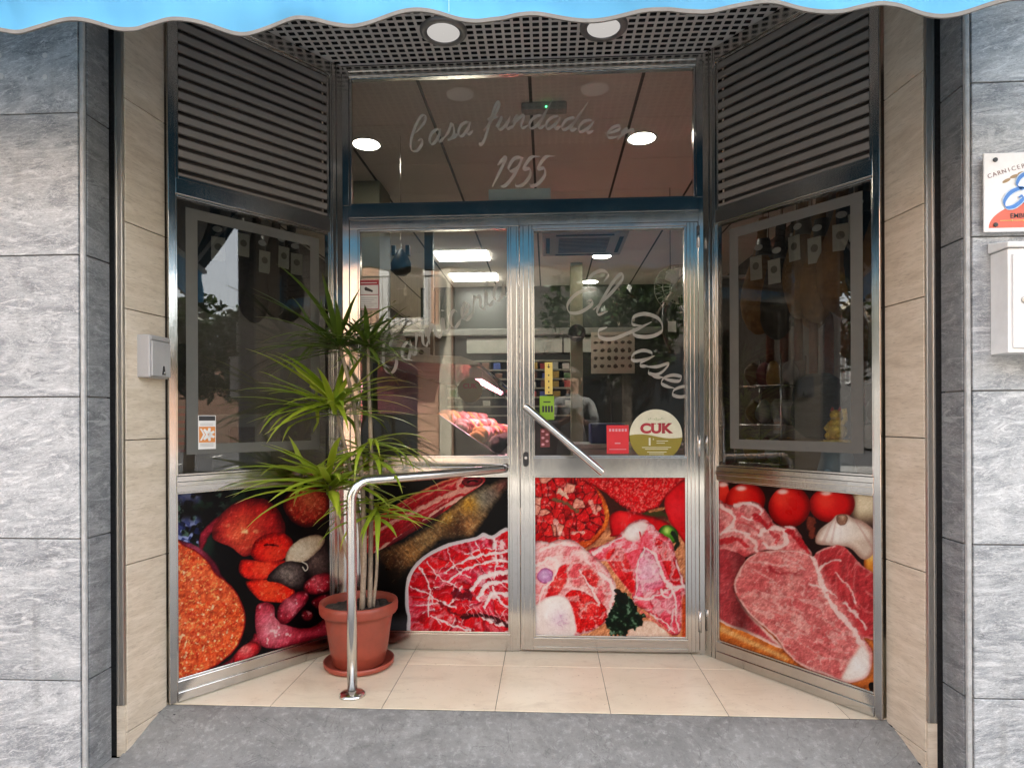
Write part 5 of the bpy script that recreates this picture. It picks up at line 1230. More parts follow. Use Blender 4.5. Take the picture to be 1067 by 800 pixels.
tag(MB().box(-1.50, -1.13, 4.72, 5.05, 0, IZ - .001).build('square_column', OLIVEW, bevel=.004), 'olive grey square column just inside the fixed glazed panel', 'column')
tag(MB().box(.40, .54, 7.35, 7.50, 0, IZ - .001).build('square_column', OLIVEW, bevel=.004), 'slim olive column deep in the shop behind the door with a round black thing on it', 'column')
tag(MB().box(-1.02, -.94, 5.9, 5.98, 1.5, IZ - .001).build('square_column', plain('dark_olive', (.12, .10, .075), .6)), 'narrow dark post hanging from the shop ceiling beside the light panels', 'column')
e = empty('wall_clock', (.47, 7.33, 2.12), 0, 'round black wall clock on the slim olive column in the shop', 'clock')
MB().disc_y(0, 0, .10, .10, -.035, 0).build('case', BLACKP, e, bevel=.006); MB().box(-.05, .05, -.037, -.0355, -.055, -.045).build('label_strip', GREYP, e)

# back cold cabinet and shelves
e = empty('cold_cabinet', (-.1, 8.05, 0), 0, 'long cabinet with pale header, white panels and slatted shelves at the back of the shop', 'cabinet')
MB().box(-1.6, 2.4, .05, .5, 0, 2.2).build('back_panel', plain('cabinet_dark', (.028, .028, .025), .5), e)
MB().box(-1.6, 2.4, -.05, .5, 2.2, 2.28).build('header', plain('cabinet_header', (.22, .22, .20), .5), e, bevel=.004)
q = MB(); [q.box(-.8 + k * .62, -.2 + k * .62, .02, .049, 1.98, 2.17) for k in range(3)]; q.build('white_panels', plain('cabinet_panel', (.50, .50, .44), .5), e)
q = MB(); [q.box(-1.6, .62, -.06, .049, 1.86 - k * .115, 1.88 - k * .115) for k in range(7)]; q.build('slatted_shelves', plain('cabinet_slat', (.26, .25, .20), .5), e)
tag(MB().box(-1.6, 2.3, 8.6, 8.63, 2.3, IZ - .002).build('upper_partition', plain('dark_green_panel', (.018, .022, .018), .35)), 'dark partition above the wall cabinet at the back of the shop', 'partition')
e = empty('meat_cuts_chart', (.92, 7.7, 1.68), 0, 'large beige chart with rows of small dark pictures, standing behind the door glass', 'chart')
MB().box(-.26, .26, 0, .02, 0, .50).build('board', plain('chart_beige', (.42, .34, .28), .6), e); MB().box(-.02, .02, .021, .05, -1.68, .45).build('stand', BLACKP, e)
q = MB(); rr = random.Random(3)
for r_ in range(4):
    for c_ in range(6): q.blob((-.21 + c_ * .082 + rr.uniform(-.006, .006), -.002, .09 + r_ * .095), (.026, .003, .018 + rr.uniform(-.005, .01)), 8, 5, .2, r_ * 7 + c_)
q.build('print', plain('chart_picture', (.07, .035, .03), .6), e); q = MB(); [q.box(-.22, .2, -.0015, -.0005, .455 - k * .012, .461 - k * .012) for k in range(2)]; q.build('heading', INK, e)
rr = random.Random(9); PKM = [plain('pack_' + n, c, .4) for n, c in (('red', (.35, .05, .05)), ('ochre', (.40, .26, .07)), ('green', (.08, .18, .07)), ('white', (.45, .44, .40)), ('brown', (.16, .08, .05)), ('blue', (.06, .10, .30)))]
for k in range(60):
    sh = (k // 15) + (1 if k % 7 == 3 else 0); x = -1.55 + (k % 15) * .145 + rr.uniform(-.02, .02)
    z = 1.88 - .115 * (sh + 1) + .0005
    tag(MB().box(-.045, .045, -.03, .03, 0, rr.uniform(.06, .088)).build('product_pack', PKM[rr.randrange(6)], loc=(x - .1, 8.02, z), bevel=.004), 'small packaged product on the slatted shelves of the wall cabinet', 'pack', 'packs on the cabinet shelves')

# meat counter
e = empty('meat_counter', (0, 0, 0), 0, 'curved glass meat counter with dark grey end panel and pink light', 'counter')
yc0, yc1 = 4.0, 6.9
MB().slab([(-1.16, 0), (-.16, 0), (-.09, .80), (-.155, .885), (-.30, .985), (-.56, 1.165), (-1.16, 1.175)], yc0, yc0 + .03).build('end_panel', plain('counter_dark_grey', (.17, .155, .145), .32), e, bevel=.004)
MB().slab([(-1.12, .02), (-.18, .02), (-.12, .78), (-1.12, .78)], yc0 + .03, yc1).build('base_cabinet', plain('counter_base_grey', (.14, .13, .125), .4), e)
MB().slab([(-1.10, .79), (-.13, .79), (-.155, .86), (-.56, 1.07), (-1.10, 1.12)], yc0 + .031, yc1 - .01).build('display_tray', plain('tray_steel', (.42, .40, .40), .3, .6), e)
P = [(-.10, .80), (-.085, .95), (-.09, 1.10), (-.12, 1.24), (-.18, 1.36), (-.28, 1.46), (-.42, 1.52), (-.56, 1.53)]
P2 = [(x - .006, z - .004) for x, z in P]
MB().slab(P + P2[::-1], yc0 + .002, yc1).build('curved_glass', CASEGLASS, e)
MB().slab([(-.56, 1.175), (-.30, .995), (-.11, .87), (-.097, 1.10), (-.13, 1.24), (-.19, 1.355), (-.285, 1.45), (-.42, 1.508), (-.56, 1.515)], yc0 + .008, yc0 + .013).build('end_glass', CASEGLASS, e)
MB().slab([(-1.0, 1.515), (-.32, 1.475), (-.30, 1.49), (-.42, 1.535), (-1.0, 1.55)], yc0, yc1).build('top_shelf', STEEL_DULL, e, bevel=.003)  # front edge extended to keep the tube's pink light off the ceiling
MB().box(-.365, -.295, yc0 + .10, yc1 - .1, 1.442, 1.446).build('light_tube', PINKL, e)
MB().box(-.372, -.367, yc0 + .06, yc1 - .06, 1.392, 1.462).box(-.293, -.288, yc0 + .06, yc1 - .06, 1.392, 1.462).box(-.367, -.293, yc0 + .06, yc0 + .064, 1.392, 1.462).box(-.367, -.293, yc0 + .065, yc1 - .06, 1.456, 1.460).box(-.367, -.293, yc0 + .5, yc0 + .504, 1.392, 1.44).box(-.367, -.293, yc0 + .95, yc0 + .954, 1.392, 1.44).box(-.367, -.293, yc0 + 1.4, yc0 + 1.404, 1.392, 1.44).box(-.367, -.293, yc0 + 1.85, yc0 + 1.854, 1.392, 1.44).box(-.367, -.293, yc0 + 2.3, yc0 + 2.304, 1.392, 1.44).build('added_baffles', plain('pale_pink_baffles', (.62, .40, .44), .5), e)  # housing and cross baffles added to hide the tube and stop its pink spill
MB().box(-1.0, -.97, yc0 + .05, yc1, 1.06, 1.50).build('rear_doors', plain('dark_rear_panel', (.012, .010, .011), .4), e)
MT = [concrete_mat('meat_red', (.30, .03, .04), (.46, .10, .10), .6, 1.6), concrete_mat('meat_pink', (.52, .20, .20), (.62, .34, .32), .6, 1.6), concrete_mat('sausage_orange', (.58, .22, .04), (.66, .36, .10), .6, 1.6), concrete_mat('sausage_dark', (.05, .022, .018), (.10, .04, .03), .5, 1.6)]
rr = random.Random(5); k = 0
labs = ['pile of raw red meat on a tray in the lit meat counter', 'pale pink meat cut on a tray in the lit meat counter', 'orange cured sausage piled in the lit meat counter', 'dark blood sausage piled in the lit meat counter']
for j in range(12):
    for i in range(4):
        y = yc0 + .16 + j * .215; x = -.21 - i * .115; z = .895 + (-.155 - x) * .50
        t = (3 if i == 0 and j < 7 else [2, 1, 2, 0, 1, 0][(i * 2 + j) % 6])
        mb = MB(); n = 3
        for q in range(n): mb.blob((rr.uniform(-.012, .012), (q - 1) * .055, .035 + .022 * (q % 2)), (.056, .038 if t > 1 else .048, .042), 12, 8, .14, k * 3 + q, rr.uniform(-.6, .6))
        tag(mb.build('meat_portion', MT[t], loc=(x, y, z)), labs[t], 'meat', ('red meat portions', 'pink meat portions', 'orange sausages', 'dark sausages')[t] + ' in the counter'); k += 1
for j in range(4):
    r = empty('price_tag', (-.145, yc0 + .3 + j * .6, .885), 0, 'small white price tag standing at the front of the meat counter tray', 'price tag', 'price tags in the counter')
    MB().box(-.002, .002, -.03, .03, .015, .065).build('tag_card', PAPER, r); MB().tube([(0, 0, -.03), (0, 0, .03)], .002, 6).build('pin', TUBE, r)
r = empty('counter_sign', (-.36, yc0 - .006, 1.318), 0, 'round brownish sign with red letters stuck on the end glass of the meat counter', 'sign')
MB().disc_y(0, 0, .078, .078, -.004, 0, 40).build('disc', plain('brown_gold_disc', (.26, .17, .07), .5), r); text('CUK', .042, DRED, r, 0, -.0045, .012, off=.0015)
r = empty('hanging_ornament', (-.80, 4.0, 2.05), 0, 'black rounded ornament hanging on a short wire inside the fixed glazed panel', 'ornament')
MB().lathe([(.0005, 0), (.035, .004), (.062, .03), (.066, .075), (.050, .115), (.034, .14), (.02, .158), (.012, .17)], n=20).build('body', BLACKP, r); MB().tube([(0, 0, .168), (0, 0, .24)], .003, 6).build('wire', TUBE, r)
for s in (-1, 1): MB().box(s * .045 - .012, s * .045 + .012, -.02, .02, .13, .19).build('ear', BLACKP, r)
MB().tube([(-.80, 4.0, 2.28), (-.80, 4.0, IZ)], .002, 6).build('ceiling_wire', TUBE, r).location = (.80, -4.0, -2.05)
r = empty('scale', (-.82, 4.6, 1.549), 0, 'grey counter scale with two round dials on top of the meat counter', 'scale')
MB().box(-.12, .12, -.1, .1, 0, .05).build('base', GREYP, r, bevel=.006); MB().box(-.11, .11, -.11, -.09, .03, .10).build('dial_panel', plain('scale_panel', (.5, .5, .46), .5), r)
MB().disc_y(-.05, .065, .018, .018, -.114, -.111).disc_y(.05, .065, .018, .018, -.114, -.111).build('dial', INK, r)

# fan, tagged bag, storage on the door side
r = empty('wall_fan', (1.15, 5.0, 2.14), 0, 'round caged fan hanging high inside, behind the upper hinge corner of the door', 'fan')
q = MB()
for k in range(28):
    a = 2 * PI * k / 28; q.tube([(.03 * math.cos(a), -.09, .03 * math.sin(a)), (.12 * math.cos(a), -.085, .12 * math.sin(a)), (.185 * math.cos(a), -.02, .185 * math.sin(a)), (.12 * math.cos(a), .05, .12 * math.sin(a))], .0022, 5)
for R in (.08, .135, .186): q.tube([(R * math.cos(2 * PI * k / 32), -.088 + (.066 if R > .15 else 0), R * math.sin(2 * PI * k / 32)) for k in range(33)], .003, 6)
q.build('cage', plain('fan_cage_grey', (.42, .40, .36), .4, .3), r)
for k in range(3):
    a = 2 * PI * k / 3; P = [(.03, -.25), (.15, -.5), (.17, .1), (.12, .5), (.03, .3)]
    MB().add([(R * math.cos(a + t), -.035 + .02 * t, R * math.sin(a + t)) for R, t in P] + [(R * math.cos(a + t), -.028 + .02 * t, R * math.sin(a + t)) for R, t in P], [(0, 1, 2, 3, 4), (9, 8, 7, 6, 5)] + [(i, 5 + i, 5 + (i + 1) % 5, (i + 1) % 5) for i in range(5)]).build('blade', plain('fan_blade', (.36, .35, .31), .4), r)
MB().tube([(0, .08, 0), (0, -.03, 0)], .05, 18).build('motor', GREYP, r); MB().tube([(0, .06, 0), (.3, .06, .1), (1.24, .06, .1)], .015, 8).build('bracket', GREYP, r)
r = empty('hanging_package', (1.09, 5.0, 1.78), 0, 'dark hanging package with a white tag, inside behind the hinge side of the door', 'package')
MB().blob((0, 0, .12), (.075, .05, .20), wob=.1).build('pouch', plain('dark_pouch', (.03, .026, .026), .4), r); MB().box(-.03, .03, -.062, -.058, .02, .10).build('tag', PAPER, r); MB().tube([(0, 0, .31), (0, 0, .6), (0, 0, 1.15)], .003, 6).build('string', BLACKP, r)
r = empty('low_freezer', (.85, 6.2, 0), 0, 'low white chest freezer standing inside behind the flyer and round sticker', 'freezer')
MB().box(-.45, .65, 0, .6, 0, .84).build('body', plain('freezer_body', (.34, .31, .30), .4), r, bevel=.01); MB().box(-.46, .66, -.01, .61, .845, .89).build('lid', plain('freezer_lid', (.30, .32, .30), .3), r, bevel=.01)
for k in range(5): MB().box(-.38 + k * .2, -.34 + k * .2, -.016, -.001, .1, .75).build('rib', GREYP, r)
tag(MB().box(0, .34, 0, .3, 0, .20).build('crate', plain('blue_crate_plastic', (.035, .06, .16), .4), loc=(.55, 6.25, .8905), bevel=.012), 'dark blue plastic crate on the chest freezer behind the door', 'crate')

# display decks behind the side windows, hams, small goods
def deck(sgn, lab):
    o = MB().box(.03, PL - .03, .03, .50, .86, .90).build('display_deck', plain('deck_dark_brown', (.10, .065, .05), .5), bevel=.003)
    o.location = (-HF, YF, 0) if sgn < 0 else (HW, YD, 0); o.rotation_euler = (0, 0, ANG * -sgn); return tag(o, lab, 'shelf')
deck(-1, 'dark shelf board inside the window beside the plant'); deck(1, 'dark shelf board inside the window with hams')
def wpt(sgn, u, d, z):
    A = ANG * -sgn; o = (-HF, YF) if sgn < 0 else (HW, YD)
    return (o[0] + u * math.cos(A) - d * math.sin(A), o[1] + u * math.sin(A) + d * math.cos(A), z)
for sgn, lab in ((-1, 'steel hanging rail for hams inside the window beside the plant'), (1, 'steel hanging rail for hams inside the window by the mailbox side')):
    q = MB()
    for d in (.22, .42): q.tube([wpt(sgn, .04, d, 2.30), wpt(sgn, PL - .04, d, 2.30)], .010, 10)
    for u in (.06, PL - .06): q.tube([wpt(sgn, u, .22, 2.30), wpt(sgn, u, .22, IZ)], .006, 8); q.tube([wpt(sgn, u, .42, 2.30), wpt(sgn, u, .42, IZ)], .006, 8)
    tag(q.build('hanging_rail', TUBE), lab, 'rail')
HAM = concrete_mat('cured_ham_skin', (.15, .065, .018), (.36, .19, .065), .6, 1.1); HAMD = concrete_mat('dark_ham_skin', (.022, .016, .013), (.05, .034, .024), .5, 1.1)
def ham(name, mat, loc, label, group):
    r = empty(name, loc, 0, label, 'ham', group)
    prof = [(.004, -.085), (.026, -.09), (.030, -.13), (.027, -.18), (.034, -.24), (.050, -.31), (.078, -.39), (.100, -.47), (.108, -.55), (.098, -.63), (.066, -.70), (.025, -.735), (.002, -.74)]
    vs = []; fs = []; n = 18
    for i, (R, z) in enumerate(prof):
        ox = .03 * math.sin((z + .1) * 3.2)
        for k in range(n): a = 2 * PI * k / n; vs.append((ox + R * math.cos(a), R * .72 * math.sin(a), z))
    for i in range(len(prof) - 1):
        for k in range(n): fs.append((i * n + k, (i + 1) * n + k, (i + 1) * n + (k + 1) % n, i * n + (k + 1) % n))
    MB().add(vs, fs, True).build('ham_body', mat, r)
    MB().lathe([(.034, -.215), (.036, -.21), (.050, -.30), (.049, -.305)], n=18, sy=.8).build('black_band', BLACKP, r)
    MB().slab([(.026 * math.cos(2 * PI * k / 20), -.262 + .017 * math.sin(2 * PI * k / 20)) for k in range(20)], -.046, -.044).build('oval_seal', PAPER, r)
    q = MB().box(-.036, .036, -.088, -.0855, -.44, -.31).build('paper_tag', plain('tag_paper', (.62, .60, .52), .6), r); q.rotation_euler = (.05, 0, 0)
    MB().disc_y(0, -.365, .02, .02, -.0892, -.0882, 16).build('tag_mark', plain('tag_print', (.22, .20, .16), .6), q)
    MB().tube([(0, 0, .15), (0, 0, -.05), (0, 0, -.1)], .004, 6).build('cord', plain('cord', (.5, .46, .36), .8), r)
    return r
A1 = -ANG
hs = [(.17, .22, .0), (.265, .22, -.035), (.375, .22, .05), (.46, .22, .02), (.555, .22, .05), (.645, .22, .08), (.735, .22, .05), (.22, .42, .05), (.33, .42, .02), (.50, .42, .04), (.62, .42, .02)]
labR = 'cured ham with black band and pale tag hanging inside the window by the mailbox side'
for k, (u, d, dz) in enumerate(hs):
    p = wpt(1, u, d, 2.17 + dz)
    dark = k in (1, 5, 7)
    if k == 0: base = ham('cured_ham', HAM, p, labR, 'hams in the window with hams'); base.rotation_euler = (0, 0, A1); base.scale = (.86,) * 3
    elif k == 1: baseD = ham('cured_ham', HAMD, p, 'dark-skinned ham with black band and pale tag hanging inside the window by the mailbox side', 'dark hams in the window with hams'); baseD.rotation_euler = (0, 0, A1); baseD.scale = (.86,) * 3
    else: dup(baseD if dark else base, p, A1 + random.uniform(-.3, .3), scale=.86)
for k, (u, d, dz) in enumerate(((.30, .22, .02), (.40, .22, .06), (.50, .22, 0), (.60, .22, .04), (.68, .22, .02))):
    o = dup(baseD, wpt(-1, u, d, 2.19 + dz), ANG + random.uniform(-.3, .3), 'dark cured ham hanging in the shade inside the window beside the plant', .8); o['group'] = 'hams in the window beside the plant'  # shade put into the skin colour: these hams use the dark copy
# goods on the decks
def at(o, sgn, u, d, z, rz=0): o.location = wpt(sgn, u, d, z); o.rotation_euler = (0, 0, ANG * -sgn + rz); return o
r = empty('gilded_figurine', label='small gilded figurine with raised arm on the blue pedestal behind the ham window', cat='figurine'); at(r, 1, .60, .075, 1.018); r.scale = (1.12,) * 3
MB().lathe([(.052, 0), (.054, .010), (.046, .016), (.046, .022)], n=28).build('base', GOLD, r)
MB().blob((0, 0, .050), (.036, .03, .034), wob=.06).blob((0, -.002, .078), (.026, .023, .026)).blob((-.020, -.018, .035), (.014, .016, .014)).blob((.020, -.018, .035), (.014, .016, .014)).build('body', GOLD, r)
q = MB().blob((0, -.003, .111), (.023, .021, .020)).build('head', GOLD, r)
for s in (-1, 1): MB().lathe([(.008, 0), (.006, .007), (.0008, .016)], (s * .014, -.002, .126), 10).build('ear', plain('figurine_red', (.5, .04, .02), .4), q)
MB().tube([(.022, -.004, .078), (.036, -.008, .092), (.037, -.012, .118), (.034, -.014, .134)], [.009, .008, .008, .010], 10).build('raised_arm', GOLD, r)
MB().tube([(-.022, -.004, .08), (-.032, -.016, .062), (-.016, -.026, .054)], [.009, .008, .008], 10).build('arm', GOLD, r)
q = MB()
for k in range(14): a = 2 * PI * k / 14; q.blob((.052 * math.cos(a), .052 * math.sin(a), .009), (.0075, .0075, .0075), 8, 5)
q.build('coins', GOLD, r)
r = empty('pedestal', label='blue grey flared pedestal carrying the gilded figurine', cat='pedestal'); at(r, 1, .60, .075, .9005)
MB().lathe([(.075, 0), (.073, .02), (.062, .06), (.056, .10), (.060, .112), (.060, .117)], n=32).build('column', plain('blue_grey_plastic', (.20, .29, .36), .35), r); MB().lathe([(.070, .0), (.070, .006)], n=32).build('foot_ring', GREYP, r)
o = MB().blob((0, 0, .13), (.15, .11, .14), 22, 14, .16, 4).blob((.06, .02, .10), (.11, .10, .11), 18, 10, .15, 8).build('dark_cloth_bundle', concrete_mat('black_green_cloth', (.006, .008, .008), (.014, .02, .019), .3)); at(o, 1, .43, .27, 1.04); tag(o, 'dark rounded cloth bundle lying on a brown box inside the window with hams', 'bundle')
o = MB().box(-.17, .17, -.12, .12, 0, .138).build('brown_box', plain('brown_carton', (.15, .10, .06), .7), bevel=.004); at(o, 1, .46, .27, .9005); tag(o, 'brown carton under the dark bundle inside the window with hams', 'box')
r = empty('wire_rack', label='wire rack holding small packs inside the window with hams', cat='rack'); at(r, 1, .215, .20, .9005)
q = MB()
for z in (.02, .20, .38):
    for d in (-.10, .10): q.tube([(-.12, d, z), (.12, d, z)], .003, 6)
    for u in (-.12, -.04, .04, .12): q.tube([(u, -.10, z), (u, .10, z)], .003, 6)
for u in (-.12, .12):
    for d in (-.10, .10): q.tube([(u, d, 0), (u, d, .52)], .004, 6)
q.build('wires', TUBE, r); MB().box(-.11, .11, .104, .108, .2, .5).build('back_card', plain('rack_card', (.16, .11, .10), .6), r)
rr = random.Random(2)
PK2 = [plain('snack_' + n, c, .35) for n, c in (('ochre', (.30, .17, .05)), ('maroon', (.16, .03, .04)), ('grey', (.26, .24, .25)), ('brown', (.13, .07, .04)))]
for z in (.024, .204, .384):
    for i in range(4):
        o = MB().blob((0, 0, .055), (.034, .045, .055), 12, 8, .15, int(z * 100) + i).build('snack_pack', PK2[rr.randrange(4)]); at(o, 1, .215 - .09 + i * .06, .20 + rr.uniform(-.02, .02), .9005 + z, rr.uniform(-.3, .3)); tag(o, 'small bulging food pack on the wire rack inside the window with hams', 'pack', 'packs on the wire rack')
r2 = dup(r, wpt(1, .62, .40, .9005), A1, 'second wire rack with packs deeper inside the window with hams, behind the cloth bundle')
for z in (.204, .384):
    for i in range(4):
        o = MB().blob((0, 0, .055), (.034, .045, .055), 12, 8, .15, 50 + int(z * 100) + i).build('snack_pack', PK2[rr.randrange(4)]); at(o, 1, .62 - .09 + i * .06, .40 + rr.uniform(-.02, .02), .9005 + z, rr.uniform(-.3, .3)); tag(o, 'small bulging food pack on the wire rack inside the window with hams', 'pack', 'packs on the wire rack')
SAUS = concrete_mat('cured_sausage_skin', (.12, .03, .02), (.26, .09, .05), .7, 1.6)
for k in range(9):
    u = .12 + k * .075; L = rr.uniform(.26, .36)
    o = MB().tube([(0, 0, .70), (0, 0, .02)], .002, 5).tube([(0, 0, .02), (.004, 0, 0), (.006, 0, -L * .3), (.004, 0, -L * .8), (0, 0, -L)], [.006, .017, .021, .019, .007], 10).build('cured_sausage', SAUS)
    at(o, 1, u, .34, 1.60 + rr.uniform(-.04, .04)); tag(o, 'thin cured sausage hanging on a string below the hams in the window with hams', 'sausage', 'sausages hanging in the window with hams')
r = empty('white_carton', label='pale carton standing on the dark shelf inside the window beside the plant', cat='box'); at(r, -1, .40, .26, .9005)
MB().box(-.14, .14, -.08, .08, 0, .26).build('carton', plain('pale_carton', (.30, .29, .27), .6), r, bevel=.004); MB().box(-.06, .06, -.0825, -.0805, .10, .2).build('label', plain('carton_print', (.18, .14, .14), .6), r)
r = empty('poster_board', label='narrow dark red printed board at the outer edge of the window beside the plant', cat='board'); at(r, -1, .068, .05, .9005)
MB().box(-.025, .03, 0, .012, 0, .55).build('board', plain('board_grey', (.10, .085, .085), .6), r); q = MB(); [q.box(-.02, .025, -.003, -.0008, .1 + k * .03, .112 + k * .03) for k in range(7)]; q.build('red_print', plain('board_red', (.22, .04, .05), .6), r)

# ---------------------------------------------------------------- the shop's own facade above, and the street it faces (seen mirrored in glass and steel)
FAC = plain('facade_render', (.42, .38, .32), .85, 0, .1, 2)
tag(MB().box(-10, 14, 2.30, 2.45, 2.985, 6.6).build('upper_facade', FAC), 'unseen rendered wall above the shop front, keeping the sun off it', 'wall')  # unseen wall, its height set so the shop front stays shaded
tag(MB().box(-10, 14, 2.46, 12.6, 6.4, 6.6).build('roof_slab', FAC), 'unseen flat roof over the shop building, keeping the sun out', 'roof')  # unseen roof closing the building against the sun
tag(MB().box(-10, -2.966, 2.11, 2.40, GROUND, 2.98).build('street_wall', FAC), 'rendered wall beyond the pale pier', 'wall')
tag(MB().box(2.966, 14, 2.11, 2.40, GROUND, 2.98).build('street_wall', FAC), 'rendered wall beyond the pier with the mailbox', 'wall')
PEACH = plain('peach_render', (.62, .37, .25), .85, 0, .07, 1.4); CREAMW = plain('cream_render', (.62, .56, .44), .85, 0, .08, 1.4); GREYW = plain('grey_render', (.33, .32, .30), .85, 0, .1, 1.4)
DKGL = plain('dark_window_glass', (.03, .035, .04), .1); SHUT = plain('white_shutter', (.68, .67, .65), .6)
IRON = plain('dark_iron', (.03, .03, .032), .5)
def building(x0, x1, yf, h, mat, label, wins, shops, seed):
    e = empty('building', (x0, yf, GROUND), 0, label, 'building'); W = x1 - x0
    MB().box(0, W, -9, 0, 0, h).build('wall', mat, e)
    MB().box(-.05, W + .05, 0.001, .18, h - .25, h).build('cornice', CREAMW, e)
    for x, z, w, hh, sh in wins:
        f = MB().ring_bar(-w / 2, w / 2, 0, hh, .07, -.05, 0.).build('window', SHUT, e); f.location = (x, .06, z); f.rotation_euler = (0, 0, 0)
        MB().box(-w / 2 + .07, w / 2 - .07, -.045, -.03, .07, hh - .07).build('pane', SHUT if sh else DKGL, f)
    for x, z, w in shops:
        MB().box(x - w / 2, x + w / 2, .002, .06, .05, 2.6).build('shop_opening', DKGL, e)
    return e
W1 = [(x, z, 1.0, 1.9, (i + j) % 2 == 0) for i, x in enumerate((1.2, 3.4, 7.6)) for j, z in enumerate((3.3, 6.0))]
b1 = building(-10.5, -1.9, -7, 8.2, PEACH, 'peach rendered building with balconies across the street', W1 + [(7.72, 3.22, .95, 2.1, True), (5.5, 3.3, 1., 1.9, False)], [(1.5, 0, 2.), (4.5, 0, 2.4), (7.2, 0, 1.4)], 1)
MB().box(8.38, 8.62, .002, .10, 0, 8.0).build('pilaster', CREAMW, b1)
for x, z in ((7.70, 3.12), (3.4, 3.12)):
    s = MB().box(x - .85, x + .85, .002, .75, z - .14, z).build('balcony', CREAMW, b1)
    q = MB()
    for k in range(15): q.tube([(x - .82 + k * .1171, .72, z), (x - .82 + k * .1171, .72, z + .95)], .010, 6)
    q.tube([(x - .83, .72, z + .97), (x + .83, .72, z + .97)], .018, 6)
    for s_ in (-1, 1):
        q.tube([(x + s_ * .83, .05, z + .97), (x + s_ * .83, .72, z + .97)], .018, 6)
        for k in range(5): q.tube([(x + s_ * .83, .1 + k * .14, z), (x + s_ * .83, .1 + k * .14, z + .95)], .010, 6)
    q.build('railing', IRON, s)
e = empty('wall_unit', (-3.4, -6.99, 2.62), 0, 'boxy outdoor unit on the peach wall below its balcony', 'outdoor unit')
MB().box(-.3, .3, 0, .3, 0, .42).build('case', GREYP, e, bevel=.01); MB().disc_y(0, .21, .16, .16, .301, .306).build('fan_grille', BLACKP, e)
building(-1.85, 5.0, -7.3, 5.2, plain('dark_stone_render', (.10, .09, .08), .85), 'dark low building across the street beside the peach one', [], [(2., 0, 2.4), (5., 0, 2.4)], 2)
building(8, 17, -7.2, 6.4, CREAMW, 'cream building farther along the opposite pavement', [(x, 3.2, 1., 1.8, i % 2 == 0) for i, x in enumerate((1.2, 3.4, 5.6, 7.8))], [(2., 0, 2.4), (6., 0, 2.4)], 3)
building(-34, -22, -3., 6.5, plain('dark_end_render', (.14, .13, .12), .85), 'added dark building closing the street beyond the pale pier, dulling reflections', [(x, 2.8, 1., 1.3, False) for x in (1.2, 3.4, 5.6, 7.8)], [(2., 0, 2.4)], 5)  # dark building added to keep bright reflections out of the ham window
building(26, 38, -3., 4.6, PEACH, 'far peach building closing the end of the street', [(x, 2.8, 1., 1.3, False) for x in (1.2, 3.4, 5.6, 7.8)], [(2., 0, 2.4)], 4)
LEAFT = leaf_mat('street_tree_leaf', (.022, .045, .012), (.05, .085, .022), (.07, .09, .03))
def tree(x, y, h, R, seed, label):
    e = empty('street_tree', (x, y, GROUND), 0, label, 'tree'); rd = random.Random(seed)
    mb = MB(); mb.tube([(0, 0, 0), (.03, .02, h * .3), (0, .05, h * .6)], .11, 10, r1=.07)
    for k in range(7):
        a = k * .9; mb.tube([(0, .04, h * (.42 + .02 * k)), (R * .4 * math.cos(a), R * .4 * math.sin(a), h * (.6 + .03 * k)), (R * .75 * math.cos(a), R * .75 * math.sin(a), h * (.72 + .03 * k))], .04, 7, r1=.012)
    mb.build('trunk', BARK, e)
    vs = []; fs = []; cl = []
    for k in range(46):
        a = rd.uniform(0, 6.28); z = rd.uniform(-1, 1); q = math.sqrt(1 - z * z) * rd.uniform(.35, 1); cl.append((R * q * math.cos(a), R * q * math.sin(a), h * .74 + R * .75 * z))
    for k in range(4200):
        c = cl[rd.randrange(46)]; p = Vector(c) + Vector((rd.gauss(0, .17), rd.gauss(0, .17), rd.gauss(0, .14))) * R * .75
        u = Vector((rd.gauss(0, 1), rd.gauss(0, 1), rd.gauss(0, .6))).normalized() * .085; w = u.cross(Vector((rd.gauss(0, 1), rd.gauss(0, 1), rd.gauss(0, 1)))).normalized() * .045
        b = len(vs); vs += [p - u, p + w, p + u, p - w]; fs.append((b, b + 1, b + 2, b + 3))
    o = MB().add(vs, fs).build('crown', LEAFT, e); a = o.data.attributes.new('along', 'FLOAT', 'POINT')
tree(8.6, -.35, 3.5, 1.05, 3, 'leafy street tree on the near pavement down the street from the mailbox pier')
tree(13., -.2, 3.9, 1.3, 5, 'second leafy street tree farther down the near pavement')
tree(-6.2, -.3, 4.6, 1.6, 15, 'added street tree up the street from the pale pier, hiding the reflected sky')  # unseen tree added to keep bright sky out of the ham window's reflection
tree(-9.4, -.2, 4.8, 1.8, 17, 'second added street tree farther up the near pavement, hiding the reflected sky')  # another unseen tree added to cover the sky mirrored there
tree(1.6, -5.9, 4.6, 1.5, 7, 'leafy street tree on the far pavement opposite the shop door')
tree(4.6, -5.9, 5.0, 1.7, 9, 'leafy street tree on the far pavement opposite the mailbox pier')
tree(-6.6, -5.9, 4.4, 1.4, 11, 'leafy street tree on the far pavement before the peach building')

